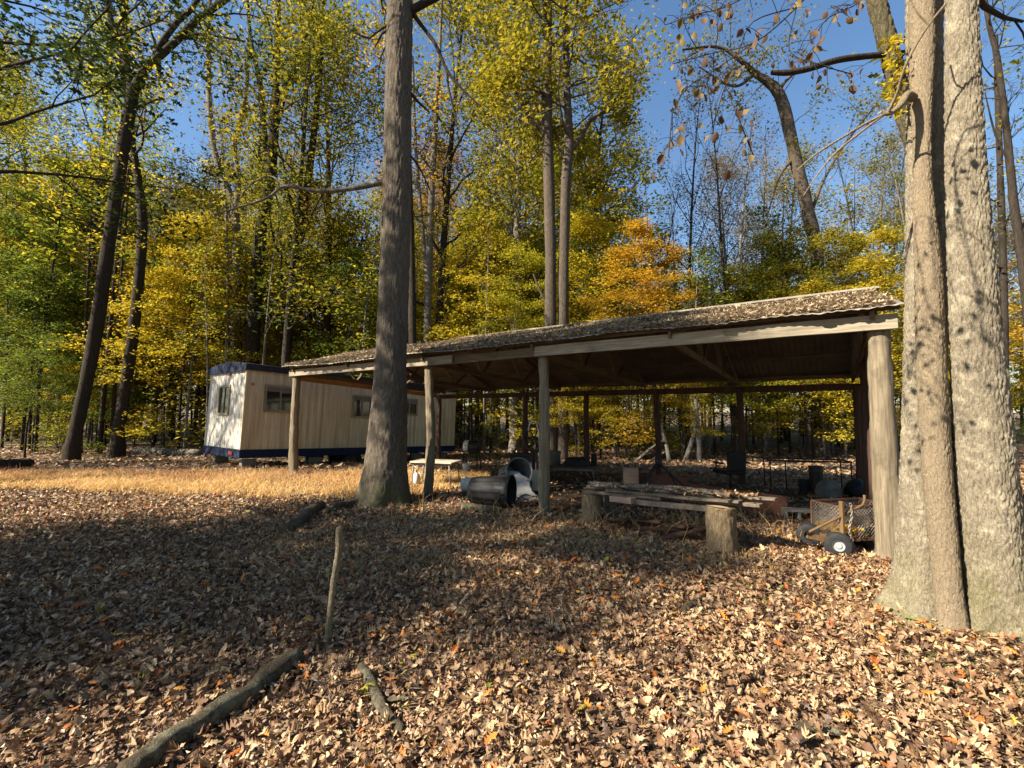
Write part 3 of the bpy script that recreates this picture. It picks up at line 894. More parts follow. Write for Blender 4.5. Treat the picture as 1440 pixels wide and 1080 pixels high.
P = [tuple(D(1258 + rg.normal(0, 9), 90 + rg.uniform(-40, 75), 3.62 + rg.normal(0, .06)) - base) for _ in range(160)]
leaves("ivy_leaves", np.array(P), .06, BEECH, M["leaf_yellow"], big, tilt=.9)

# big-leaved twigs hanging into the frame at the top right
tw = empty("leafy_twigs", D(1100, -140, 2.6), 0, "thin twigs with large drooping brown and green leaves hanging at the top right", "branch")
mb = MB(); b0 = tw.location.copy(); lp = []
for q in ([(1260, -200, 5), (1180, -60, 3.5), (1120, 10, 2.6), (1060, 60, 1.8), (1000, 75, 1.2), (945, 90, .8)],
          [(1180, -60, 3), (1080, -20, 2), (1020, 10, 1.5), (980, 20, 1), (935, 35, .8)],
          [(1120, 10, 2), (1110, 70, 1.6), (1150, 90, 1.3), (1200, 105, 1)],
          [(1060, 60, 1.6), (1010, 95, 1.2), (965, 125, 1), (945, 160, .7)],
          [(1120, 10, 2), (1060, 30, 1.6), (1040, 70, 1.2), (1020, 120, .8), (1005, 170, .6)],
          [(1260, -200, 4), (1230, -60, 2.6), (1210, 0, 2), (1165, 25, 1.4), (1140, 60, .8)],
          [(1020, 120, 1), (1040, 170, .8), (1060, 220, .6)], [(945, 160, .8), (940, 220, .6)]):
    P, r_ = px_trunk(mb, [(x_, y_, w_, 2.5 + .25 * math.sin(i * 2.1 + x_)) for i, (x_, y_, w_) in enumerate((a_, c_, d_ * .55) for a_, c_, d_ in q)], 2.5, b0, False, sides=5)
    for k in range(int(len(P) * 5.2)):
        p = trunk_at(P, rg.uniform(.35, 1.0)); q_ = p + Vector((rg.normal(0, .06), rg.normal(0, .06), rg.normal(-.02, .05))); mb.tube([p, (p + q_) / 2 + Vector((0, 0, .012)), q_], [.0022, .0018, .0014], 3, cap=False); lp.append((q_.x, q_.y, q_.z - .012))
mb.build("twigs", M["dark_bark"], tw)
def hanging(name, P, size, mat, parent, rg):
    P = np.array(P); n_ = len(P); T, Fq = BEECH; k = len(T)
    az = rg.uniform(0, 6.28, n_); dn = rg.uniform(.7, 1.5, n_)
    ax = np.stack([np.cos(az) * np.cos(dn), np.sin(az) * np.cos(dn), -np.sin(dn)], 1)
    up = rg.normal(0, 1, (n_, 3)); up -= ax * (up * ax).sum(1)[:, None]; up /= np.linalg.norm(up, axis=1)[:, None]
    ay = np.cross(up, ax); s = size * rg.uniform(.6, 1.2, n_)[:, None, None]
    c = rg.normal(.2, .35, n_)[:, None]
    X = np.broadcast_to(T[:, 0], (n_, k)) + 0.0; Yv = np.broadcast_to(T[:, 1], (n_, k)) * 1.25
    Z = c * X * X * .6 + np.abs(Yv) * .5
    V = P[:, None] + s * (X[..., None] * ax[:, None] + Yv[..., None] * ay[:, None] + Z[..., None] * up[:, None])
    return np_mesh(name, V.reshape(-1, 3), (Fq[None] + (np.arange(n_) * k)[:, None, None]).reshape(-1, 4), mat, parent, True)
hanging("leaves", lp, .052, M["leaf_dry"], tw, rg)

# --- 3..11 other trees one can tell apart
def ptree(name, label, Y, stems, bark, leafm=None, limbs=(), size=.16, tmpl=DIAMOND, seed=1, lv=2, nsub=4, nleaf=8, spread=.3, flat=.8, elev=.4, lift=.06, curl=.2):
    rg = np.random.default_rng(seed)
    s0 = stems[0][0]; b_ = D(s0[0], s0[1], Y); b_.z = gz(b_.x, b_.y)
    root = empty(name, b_, 0, label, "tree"); out = []
    mb = MB(); polys = []
    for st in stems:
        st = list(st)
        P, r_ = px_poly(st, Y, b_)
        if st is stems[0] or st[0][1] > 560:
            pass
        Q = catmull([(*p, r) for p, r in zip(P, r_)], 4)
        if st[0][1] > 590: Q[0][2] = -.25
        mb.tube([tuple(q[:3]) for q in Q], [max(.004, q[3]) for q in Q], 14, cap=False, rough=.14, fr=4)
        polys.append(P)
    for (si, t0, t1, n_, L, r) in limbs:
        leafy(mb, out, polys[si], t0, t1, n_, L, r, rg, lv, nsub, nleaf, spread, elev, flat, lift)
    mb.build("trunk", M[bark], root)
    if leafm and out:
        leaves("crown", np.array(out), size, tmpl, M[leafm], root, tilt=.65, curl=curl, hang=.25, r=rg)
    return root
ptree("leaning_tree", "dark trunk leaning right and forking high up, nearest of the left woods", 18.5,
      [[(100, 638, 15), (104, 618, 12), (110, 590, 11), (125, 520, 11), (140, 430, 11), (155, 330, 10.5), (170, 230, 10.5), (183, 150, 10), (188, 122, 10)],
       [(186, 130, 7), (180, 100, 6.5), (168, 62, 5.5), (155, 25, 5), (140, -40, 4), (120, -140, 3)],
       [(189, 125, 8), (205, 96, 7), (225, 78, 6.5), (250, 55, 6), (275, 30, 5.5), (320, -2, 4.5), (400, -60, 3)],
       [(215, 86, 6), (228, 60, 5), (250, 30, 4.5), (275, 5, 4), (300, -50, 3)], [(250, 55, 3), (275, 48, 2.5), (300, 50, 2), (345, 58, 1.2)], [(188, 152, 2.5), (200, 148, 2), (220, 140, 1.4)]],
      "dark_bark", "leaf_yellow", [(1, .2, 1, 6, 3.2, .06), (2, .3, 1, 7, 3.2, .06), (3, .4, 1, 5, 3, .05), (0, .55, .95, 6, 2.6, .04)], seed=3, nleaf=9, size=.17)
ptree("forest_oak", "straight dark trunk just right of the leaning forked tree", 20.5,
      [[(165, 634, 13), (168, 600, 10), (180, 520, 9), (192, 430, 8.5), (199, 350, 8), (200, 300, 7.5), (194, 250, 6.5), (184, 190, 5.5), (178, 130, 5), (176, 40, 4), (180, -80, 3)]],
      "dark_bark", "leaf_lime", [(0, .5, 1, 14, 3.2, .06)], seed=4, nleaf=8)
ptree("slender_oak", "slender grey forked trunk rising behind the trailer's left end", 25,
      [[(328, 645, 8), (330, 500, 7), (333, 400, 6.5), (330, 300, 6.5), (308, 235, 5), (297, 180, 4.5), (293, 60, 3.5), (300, -70, 3)],
       [(331, 305, 5), (335, 250, 4.5), (330, 200, 4), (345, 140, 3.5), (350, 40, 2.5)]],
      "grey_bark", "leaf_olive", [(0, .6, 1, 9, 2.6, .04), (1, .4, 1, 7, 2.4, .04)], seed=5, nleaf=6)
ptree("forked_oak", "stout dark oak forking into upright limbs behind the trailer", 23.5,
      [[(350, 648, 13), (354, 500, 11), (360, 400, 10), (366, 330, 9), (378, 270, 8), (384, 200, 8), (388, 120, 6), (390, 60, 5), (392, -80, 4)],
       [(380, 250, 5), (372, 190, 4.5), (366, 120, 4), (352, 50, 3), (345, -40, 2)], [(385, 190, 5), (395, 150, 4.5), (408, 110, 4), (425, 70, 3.5), (440, 0, 3)], [(383, 235, 3), (365, 220, 2.5), (368, 180, 2)]],
      "dark_bark", "leaf_green", [(0, .55, 1, 10, 3, .05), (1, .3, 1, 7, 2.6, .04), (2, .3, 1, 8, 2.8, .04)], seed=6, nleaf=9)
ptree("dark_oak", "dark trunk third from the left behind the trailer roof, leafy above", 24.5,
      [[(396, 648, 11), (400, 510, 9), (408, 430, 8), (418, 340, 7), (428, 290, 6), (440, 200, 5), (450, 100, 4), (455, 0, 3)]],
      "dark_bark", "leaf_rust", [(0, .45, 1, 14, 3, .045)], seed=7, nleaf=8)
ptree("twin_oak", "tall oak with two pale stems and a broad yellow green crown behind the shed", 18.5,
      [[(774, 640, 10), (774, 455, 8.5), (774, 350, 8), (771, 220, 8), (769, 150, 8), (770, 50, 7), (771, -60, 5.5), (773, -200, 3)],
       [(790, 640, 9), (792, 455, 8), (793, 350, 7.5), (796, 250, 7.5), (800, 200, 7), (797, 120, 5), (795, 20, 4), (798, -80, 3)],
       [(799, 215, 4.5), (815, 195, 4), (830, 170, 3), (845, 160, 2.5), (870, 150, 1.6)], [(770, 190, 3.5), (745, 165, 2.6), (720, 120, 2), (690, 80, 1.4)],
       [(770, 100, 4), (750, 70, 3), (735, 30, 2.5), (715, -10, 2)], [(778, 445, 2.5), (760, 410, 1.8), (750, 385, 1.2)]],
      "brown_bark", "leaf_olive", [(0, .58, .99, 22, 3.7, .05), (1, .56, 1, 18, 3.5, .045), (2, .2, 1, 7, 1.9, .02), (3, .15, 1, 10, 2.1, .02), (4, .2, 1, 8, 2.3, .02)], size=.21, tmpl=OAK_LOW, seed=21, nleaf=12, spread=.28, lift=.03, elev=.15)
ptree("pale_thin_tree", "thin pale trunk just right of the large front oak", 22,
      [[(603, 645, 6.5), (601, 470, 5.5), (606, 300, 5), (612, 180, 4), (617, 100, 3), (622, -20, 2)], [(603, 420, 3.5), (592, 300, 3), (584, 200, 2.5), (580, 80, 2)]],
      "grey_bark", "leaf_grey", [(0, .5, 1, 12, 2.2, .025), (1, .4, 1, 8, 2, .02)], seed=9, nleaf=2, size=.12)
ptree("thin_trunk_tree", "thin shaded trunk partly hidden behind the large front oak", 20,
      [[(583, 645, 6.5), (580, 470, 6), (578, 330, 5), (574, 200, 4), (572, 60, 3)]], "dark_bark", "leaf_gold", [(0, .5, 1, 10, 2.4, .03)], seed=10, nleaf=6)
ptree("snag_tree", "dark crooked tree leaning left above the right end of the shed roof", 21,
      [[(1156, 640, 11), (1150, 400, 10.5), (1146, 340, 10), (1134, 290, 10), (1118, 220, 9.5), (1102, 150, 9), (1088, 122, 8), (1064, 105, 5), (1040, 84, 3.5), (1010, 66, 2.4), (960, 70, 1.4)],
       [(1096, 140, 4), (1100, 120, 3), (1120, 100, 2)], [(1060, 105, 3), (1040, 120, 2.2), (1020, 118, 1.8), (985, 95, 1)], [(1140, 300, 3), (1160, 250, 2.4), (1190, 200, 2), (1230, 150, 1.4)], [(1118, 220, 2.6), (1095, 250, 2), (1080, 300, 1.4)]],
      "brown_bark", "leaf_olive", [(0, .45, 1, 13, 2.3, .025), (2, .2, 1, 6, 1.7, .014), (3, .2, 1, 9, 2.4, .02)], seed=12, nleaf=8, size=.15, spread=.22)
ptree("edge_tree", "thin crooked dark tree just right of the huge pale trunks", 12,
      [[(1462, 660, 9), (1448, 470, 8.5), (1438, 370, 8), (1425, 280, 7), (1415, 180, 6), (1402, 80, 5), (1388, 20, 4), (1378, -80, 3)], [(1432, 330, 3), (1460, 280, 2.5), (1500, 220, 2)], [(1420, 230, 2.4), (1400, 190, 1.8), (1385, 130, 1)]],
      "dark_bark", "leaf_grey", [(0, .5, 1, 10, 1.7, .02), (1, .2, 1, 4, 1.4, .015)], seed=13, nleaf=1, size=.1)
ptree("edge_tree", "dark shaded trunk behind the right flank of the huge pale tree", 13.5,
      [[(1416, 700, 8), (1413, 560, 7), (1412, 450, 6.5), (1410, 350, 6), (1405, 200, 5), (1400, 50, 4)]], "dark_bark", "leaf_olive", [(0, .45, 1, 12, 2, .025)], seed=14, nleaf=3)

# --- tree prototypes of the woods, copied as individuals
def proto(name, label, group, bark, leafm, size, seed, **kw):
    rg = np.random.default_rng(seed)
    mb, out = grow(rg=rg, **kw)
    return add_tree(name, mb, out, bark, leafm, size, DIAMOND, (0, 0, 0), label, group)
tall = [proto("tall_tree", "tall dark trunked forest tree in the woods with a thin high autumn crown", "tall trees of the woods", "dark_bark", "leaf_olive", .2, 100 + i,
              H=20 + 2 * i, r0=.19 + .03 * i, cb=.26, Rc=3.9, nl=22, lv=2, nsub=4, nleaf=32, spread=.5, flat=.8, wob=.35) for i in range(3)]
under = [proto("understory_tree", "bushy understory tree deep in the woods with layered green and yellow leaves", "understory trees of the woods", "dark_bark", "leaf_yellow", .125, 120 + i,
               H=6.0 + 1.3 * i, r0=.055, cb=.23, Rc=2.7, nl=24, lv=2, nsub=4, nleaf=30, spread=.24, flat=.25, lift=.03, elev=.1, wob=.25, shape='cone', sides=7) for i in range(4)]
bare = [proto("bare_tree", "slender grey tree in the woods with almost bare fine twigs", "nearly bare trees of the woods", "grey_bark", "leaf_grey", .16, 140 + i,
              H=17 + 2 * i, r0=.11, cb=.3, Rc=2.6, nl=18, lv=2, nsub=4, nleaf=2, spread=.3, flat=1, lift=.25, elev=.6, wob=.4, shape='round', sides=8) for i in range(2)]
pole = [proto("pole_tree", "thin straight young trunk in the woods with a small leafy top", "thin young trunks of the woods", "dark_bark", "leaf_lime", .2, 160 + i,
              H=9 + 2 * i, r0=.065, cb=.42, Rc=1.7, nl=12, lv=1, nsub=4, nleaf=14, spread=.3, flat=.4, lift=.05, elev=.25, wob=.3, shape='cone', sides=7) for i in range(3)]
brush = [proto("woodland_shrub", "low leafy shrub growing on the forest floor", "shrubs on the forest floor", "dark_bark", "leaf_green", .13, 180 + i,
               H=1.9, r0=.02, cb=.02, Rc=1.2, nl=14, lv=1, nsub=4, nleaf=12, spread=.16, flat=.5, lift=.02, elev=.3, wob=.15, shape='cone', sides=5) for i in range(2)]
used = set()
def put(src, x, y, sc, leafm=None, bark=None, label=None, group=None, tall_k=1.0):
    z = gz(x, y)
    if src.name not in used:
        used.add(src.name)
        src.location = (x, y, z); src.rotation_euler = (0, 0, rng.uniform(0, 6.28)); src.scale = (sc, sc, sc * tall_k)
        if label: src['label'] = label
        for ch in src.children:
            mname = leafm if ch.name.startswith("crown") else bark
            if mname: ch.material_slots[0].link = 'OBJECT'; ch.material_slots[0].material = M[mname]
        return src
    return copy_tree(src, (x, y, z), rng.uniform(0, 6.28), (sc, sc, sc * tall_k), leafm, bark, label, group)
def in_trailer(x, y):
    p = Vector((x, y, 0)) - TC
    a = p.x * td.x + p.y * td.y; b_ = -p.x * td.y + p.y * td.x
    return -1.0 < a < TL + 1.0 and -.6 < b_ < TW + 1.0
def in_shed(x, y):
    dx, dy = x - SX, y - SY
    a = dx * math.cos(SROT) + dy * math.sin(SROT); b_ = -dx * math.sin(SROT) + dy * math.cos(SROT)
    return -1 < a < SL + 1.2 and -30 < b_ < SD + 1.0
rs = np.random.default_rng(77)
def scatter(protos, n, ymin, ymax, mats, smin, smax, mind, wide=1.22, barks=(None,), xr=None, edge=17.0):
    placed = []
    tries = 0
    while len(placed) < n and tries < n * 40:
        tries += 1
        y = ymin + (ymax - ymin) * rs.random() ** .85
        x = rs.uniform(-wide, wide) * y if xr is None else rs.uniform(xr[0], xr[1]) * y
        if in_trailer(x, y) or in_shed(x, y): continue
        if y < edge and x < -1: continue
        if any((x - a) ** 2 + (y - b_) ** 2 < mind ** 2 for a, b_ in placed): continue
        placed.append((x, y))
        put(protos[rs.integers(len(protos))], x, y, rs.uniform(smin, smax), mats[rs.integers(len(mats))], barks[rs.integers(len(barks))])
    return placed
scatter(tall, 52, 21, 56, ["leaf_olive", "leaf_lime", "leaf_lime", "leaf_yellow", "leaf_olive", "leaf_lime", "leaf_olive", "leaf_rust"], .8, 1.15, 2.6, xr=(-1.22, .22), barks=("dark_bark", "grey_bark"))
scatter(tall, 22, 26, 58, ["leaf_olive", "leaf_grey", "leaf_yellow", "leaf_grey", "leaf_olive"], .65, .9, 3.0, xr=(.22, 1.22), barks=("dark_bark", "grey_bark"))
scatter(bare, 26, 20, 42, ["leaf_grey"], .75, 1.1, 1.8, xr=(.25, 1.22), barks=("grey_bark", "dark_bark"))
scatter(bare, 42, 19, 50, ["leaf_grey", "leaf_gold"], .8, 1.2, 2.0, barks=("grey_bark", "dark_bark", "grey_bark"), edge=19)
scatter(pole, 120, 17.5, 46, ["leaf_lime", "leaf_yellow", "leaf_olive", "leaf_green", "leaf_gold"], .7, 1.2, 1.2, barks=("dark_bark", "grey_bark", "grey_bark"), edge=19)
scatter(pole, 34, 20, 40, ["leaf_green", "leaf_lime", "leaf_olive"], 1.0, 1.6, 1.2, xr=(-1.22, -.1), edge=20)
scatter(under, 40, 21, 48, ["leaf_green", "leaf_olive", "leaf_lime", "leaf_green", "leaf_yellow", "leaf_green"], .75, 1.25, 2.2, xr=(-1.22, -.18), edge=21)
scatter(under, 50, 19, 48, ["leaf_yellow", "leaf_lime", "leaf_lime", "leaf_olive", "leaf_lime", "leaf_green"], .75, 1.25, 2.2, xr=(-.18, 1.22), edge=20)
scatter(under, 40, 24, 50, ["leaf_yellow", "leaf_lime", "leaf_lime", "leaf_yellow", "leaf_olive"], 1.5, 2.3, 2.2, xr=(-1.22, .25), edge=24)
scatter(brush, 70, 18.5, 40, ["leaf_green", "leaf_lime", "leaf_olive", "leaf_green"], .6, 1.3, 1.0, edge=20.5)
# named understory trees in the open view
def place_under(i, px, Y, sc, leafm, label, k=1.0):
    p = D(px, 640, Y)
    put(under[i], p.x, p.y, sc, leafm, None, label, "understory trees picked out by colour", k)
place_under(2, 885, 17.5, 1.0, "leaf_gold", "bright golden understory tree rising right behind the middle of the shed roof")
place_under(1, 845, 19.5, .8, "leaf_yellow", "yellow understory tree at the left shoulder of the golden one behind the shed")
place_under(3, 690, 22, 1.15, "leaf_yellow", "tall yellow topped understory tree left of the twin stemmed oak")
place_under(3, 735, 19.5, .95, "leaf_lime", "lime green understory tree just left of the twin stemmed oak's base")
place_under(3, 250, 22, 1.2, "leaf_yellow", "golden yellow understory tree left of the trailer")
place_under(2, 215, 26, 1.5, "leaf_yellow", "tall yellow tree behind the second dark trunk on the left")
place_under(0, 35, 19.5, .8, "leaf_green", "low green understory tree at the far left edge")
place_under(3, 40, 24, 1.3, "leaf_green", "taller green understory tree at the far left edge")
place_under(3, 1190, 19, 1.0, "leaf_olive", "olive understory tree behind the right end of the shed")
place_under(2, 1260, 18, 1.0, "leaf_yellow", "yellow understory tree between the right shed post and the huge trunks")
place_under(1, 1050, 22, 1.2, "leaf_lime", "lime understory tree below the leaning snag")
place_under(1, 960, 18, .55, "leaf_yellow", "small yellow sapling seen through the open shed", 1)
place_under(0, 870, 19, .6, "leaf_yellow", "small yellow sapling seen through the middle of the open shed", 1)
place_under(0, 810, 18, .62, "leaf_yellow", "yellow sapling seen through the shed between its two near posts", 1)

for (px_, Y_, sc_, lm_) in ((835, 21, 1.15, "leaf_yellow"), (935, 20, 1.0, "leaf_gold"), (1005, 22, 1.15, "leaf_yellow"), (1095, 21, 1.05, "leaf_olive"), (1145, 20, 1.0, "leaf_yellow"), (1210, 22, 1.15, "leaf_yellow"), (660, 25, 1.6, "leaf_yellow"), (720, 28, 1.7, "leaf_yellow"), (960, 27, 1.4, "leaf_yellow"), (1060, 28, 1.4, "leaf_olive"), (1180, 27, 1.4, "leaf_olive")):
    p = D(px_, 640, Y_); put(under[int(px_) % 4], p.x, p.y, sc_, lm_)
# --- shading trees left of the view, and one whose crown hangs into the top left corner
def shade(name, label, x, y, H, Rc, cb, leafm, seed, nl=16, nleaf=12, size=.13, r0=.26, spread=.34):
    rg = np.random.default_rng(seed)
    mb, out = grow(H, r0, cb, Rc, nl, 2, rg, 4, nleaf, spread, .6, .05, .2, .2, 'round', 14)
    return add_tree(name, mb, out, "dark_bark", leafm, size, OAK_LOW, (x, y, gz(x, y)), label)
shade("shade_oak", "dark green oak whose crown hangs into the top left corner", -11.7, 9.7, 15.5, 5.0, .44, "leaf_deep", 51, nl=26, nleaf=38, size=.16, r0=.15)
shade("shade_oak", "broad oak left of the clearing shading the leaf covered ground", -12.2, 1.3, 15.5, 2.0, .20, "leaf_olive", 52, nl=28, nleaf=44, size=.19, spread=.32)
shade("shade_oak", "oak at the far left edge of the clearing dappling the trailer's end", -18.5, 10.6, 15, 4.6, .25, "leaf_green", 53, nl=20, nleaf=42)
shade("shade_oak", "tall oak farther left of the clearing casting the long shadow over the leaves", -16.2, -1.0, 17.5, 1.9, .25, "leaf_olive", 55, nl=24, nleaf=30, size=.19, spread=.32)
shade("shade_oak", "tall oak left of the woods shading the forest edge behind the grass", -22.5, 11.6, 15, 3.4, .18, "leaf_green", 56, nl=26, nleaf=34, size=.18)
# unseen woodland behind the viewer, added to hold back sky light, and the far-off wood closing every gap between the trunks
def wood(name, n, amin, amax, dmin, dmax, hmax, size, mat, label, per=75, sp=1.7, seed=9):
    rg = np.random.default_rng(seed); P = []
    for k in range(n):
        a = rg.uniform(amin, amax); d = rg.uniform(dmin, dmax)
        h = rg.uniform(.5, hmax)
        P.append(rg.normal(0, 1, (per, 3)) * np.array([sp, sp, .5 * sp]) + np.array([math.sin(a) * d, math.cos(a) * d, max(.6, h)]))
    P = np.vstack(P); P[:, 2] = np.maximum(P[:, 2], -.3)
    tag(leaves(name, P, size, DIAMOND, M[mat], tilt=.7, r=rg), label, "woodland", kind="stuff")
wood("far_woodland", 520, -1.12, 1.12, 46, 75, 11, .42, "leaf_far", "distant autumn woodland closing the gaps between the trunks")
wood("sky_blocking_woodland", 480, 1.35, 3.75, 15, 30, 15, .40, "leaf_far", "unseen woodland behind the viewer, added to block sky light", seed=10)

# ------------------------------------------------------------------ things in and around the shed
def at(px, py, name, label, cat, rz=0, group=None, dz=0):
    p = G(px, py)
    return empty(name, (p.x, p.y, p.z + dz), rz, label, cat, group), p
def stump(px, py, r, h, label, seed, mat="stump_bark"):
    s, p = at(px, py, "stump", label, "stump")
    mb = MB(); mb.bark([(0, 0, -.05), (0, 0, h * .3), (.0, .01, h * .7), (.01, .01, h)], [r * 1.12, r * 1.03, r, r * .98], ring=.02, sides=60, amp=.009, sc=(34, 34, 4), lobes=.12, seed=seed)
    mb.build("bark", M[mat], s)
    mb = MB(); n = 40
    ring = [(r * .95 * (1 + .06 * math.sin(3 * a + seed)) * math.cos(a), r * .95 * (1 + .06 * math.sin(3 * a + seed)) * math.sin(a), h + .003 + .008 * math.sin(2 * a)) for a in np.linspace(0, 2 * math.pi, n, endpoint=False)]
    mb.add(ring + [(0.01, 0.01, h + .004)], [(i, (i + 1) % n, n) for i in range(n)])
    mb.build("cut_top", M["cut_wood"], s)
    return p, h
pL, hL = stump(832, 738, .135, .44, "shaded upright stump carrying the left end of the stacked boards", 1)
pR, hR = stump(1016, 778, .165, .52, "sunlit upright stump carrying the right end of the stacked boards", 2)
stump(858, 733, .10, .40, "smaller dark stump just behind the left board stump", 3, "grey_bark")

bd = (pR - pL); bd.z = 0; bl = bd.length; bd.normalize(); bs = Vector((-bd.y, bd.x, 0))
def pile(t0, t1, off, z0, z1, w, h, mat, label, group="old boards laid across the two stumps", tilt=0, seed=0):
    a = pL + bd * (bl * t0) + bs * off; b_ = pL + bd * (bl * t1) + bs * (off + tilt)
    a.z = pL.z + hL + z0; b_.z = pL.z + hL + z1
    o = board("board", a, b_, w, h, M[mat], wob=.012)
    tag(o, label, "board", group)
zz = lambda t: (pR.z + hR - pL.z - hL) * t
gen = "grey weathered board in the heap lying across the two stumps"
pile(-.06, .62, -.03, zz(-.06) + .03, zz(.62) + .03, .11, .04, "grey_board", gen)
pile(.02, 1.22, .09, zz(.02) + .03, zz(1.22) + .03, .10, .035, "grey_board", gen, tilt=-.05)
pile(.18, 1.12, -.05, zz(.18) + .075, zz(1.12) + .06, .12, .03, "grey_board", gen, tilt=.03)
pile(.10, .85, .17, zz(.1) + .05, zz(.85) + .05, .09, .05, "grey_board", gen, tilt=.08)
pile(.35, 1.28, .02, zz(.35) + .115, zz(1.28) + .09, .09, .03, "grey_board", gen, tilt=.12)
pile(.3, 1.0, -.10, zz(.3) - .04, zz(1.0) - .03, .08, .06, "grey_board", gen, tilt=.04)
pile(-.03, .30, .03, zz(0) + .09, zz(.3) + .10, .16, .05, "grey_board", "short thick board end lying on top of the left stump")
pile(.26, .44, -.16, zz(.3) - .01, zz(.4) - .01, .12, .075, "pink_board", "short pale pinkish block under the front edge of the boards")
rg = np.random.default_rng(3)
P = []
for k in range(240):
    t = rg.uniform(.05, 1.2); q = pL + bd * (bl * t) + bs * rg.normal(.04, .08)
    P.append((q.x, q.y, pL.z + hL + zz(t) + .12 + rg.uniform(0, .03)))
tag(leaves("leaf_litter", P, .09, OAK_LOW, M["litter"], tilt=.5, curl=.35, r=rg), "fallen leaves caught on the boards across the stumps", "leaf litter", kind="stuff")

for k in range(7):
    t0 = .15 + .1 * k + rg.normal(0, .04); q = pL + bd * (bl * t0) + bs * rg.uniform(-.06, .30)
    a_ = rg.uniform(-.7, .7); dv = (bd * math.cos(a_) + bs * math.sin(a_)) * rg.uniform(.25, .5)
    p0 = q - dv; p1 = q + dv; p0.z = gz(p0.x, p0.y) + .04 + .05 * (k % 3); p1.z = gz(p1.x, p1.y) + rg.uniform(.05, .26)
    tag(board("board", p0, p1, rg.uniform(.06, .14), .035, M["dark_post_wood"], wob=.012), "dark scrap board heaped on the ground below the stacked boards", "board", "dark scrap boards below the stacked boards")
for k, (t0, o0, t1, o1, r_) in enumerate(((-.08, .12, 1.08, .02, .028), (.05, -.12, .95, .10, .022), (.3, .16, 1.12, .10, .03))):
    a = pL + bd * (bl * t0) + bs * o0; b_ = pL + bd * (bl * t1) + bs * o1
    a.z = pL.z + hL + zz(t0) + .13; b_.z = pL.z + hL + zz(t1) + .12
    Q = catmull([tuple(a), tuple((a + b_) / 2 + Vector((.0, .03, .015))), tuple(b_)], 6); mb = MB(); mb.tube([tuple(q) for q in Q], [r_ * (1 - .3 * i / len(Q)) for i in range(len(Q))], 10, rough=.25, fr=14)
    tag(mb.build("branch_pole", M["grey_bark"], None), "thin bent pole lying along the top of the stacked boards", "pole", "poles on the stacked boards")
# on-edge boards behind the heap
def edge_board(p0, Y0, p1, Y1, w, h, mat, label, z=None):
    a = D(*p0, Y0); b_ = D(*p1, Y1)
    ga, gb = gz(a.x, a.y), gz(b_.x, b_.y)
    a.z = ga + (z or h / 2); b_.z = gb + (z or h / 2)
    tag(board("board", a, b_, w, h, M[mat], wob=.008), label, "board")
edge_board((962, 690), 8.2, (1108, 706), 6.9, .05, .34, "red_board", "long reddish brown board standing on edge behind the heap of boards")
edge_board((888, 690), 9.2, (968, 690), 8.6, .05, .38, "red_board", "reddish board on edge behind the black bent frame's left leg")
a = D(887, 677, 8.8); blk = empty("wooden_block", (a.x, a.y, gz(a.x, a.y)), -.1, "pale pinkish wooden block standing up behind the boards left of the black frame", "block")
mb = MB(); mb.box((0, 0, .26), (.27, .2, .52)); bevel(mb.build("block_body", M["pink_board"], blk, smooth=False), .01)
# cut log face under the boards
a = G(872, 733); lg = empty("cut_log", a, 0, "small round cut log with a pale face under the boards near the left stump", "log")
mb = MB(); mb.bark([(0, 0, 0), (.05, .2, 0), (.1, .4, 0)], [.06, .06, .055], ring=.03, sides=24, amp=.004)
mb = MB(); mb.tube([(0, 0, .055), (.05, .2, .06), (.1, .42, .06)], [.055, .058, .05], 18, rough=.2, fr=20); mb.build("bark", M["grey_bark"], lg)
mb = MB(); mb.tube([(-.002, -.006, .055), (.0, .0, .055)], [.05, .052], 18); mb.build("cut_face", M["pink_board"], lg)

# black bent frame
ap = D(925, 652, 7.4)
fr = empty("hoist", (ap.x, ap.y, gz(ap.x, ap.y)), 0, "black bent metal frame with splayed legs standing over the heap of boards", "frame")
o = fr.location.copy(); mb = MB()
def bent(lst, r):
    Q = catmull([tuple(D(x_, y_, Y_) - o) for x_, y_, Y_ in lst], 6); mb.tube([tuple(q) for q in Q], r, 8)
bent([(925, 650, 7.4), (912, 667, 7.2), (896, 688, 7.0), (889, 702, 6.9), (888, 722, 6.8), (889, 734, 6.75)], .016)
bent([(925, 650, 7.4), (916, 668, 7.1), (902, 688, 6.8), (896, 704, 6.6), (895, 738, 6.5)], .014)
bent([(925, 650, 7.4), (942, 666, 7.4), (962, 684, 7.4), (976, 700, 7.4), (984, 720, 7.4)], .016)
bent([(930, 652, 7.4), (950, 680, 7.9), (962, 705, 8.2)], .012)
mb.cyl(ap - o + Vector((0, 0, -.05)), ap - o + Vector((0, 0, .1)), .045, 12)
mb.build("legs", M["black_metal"], fr)

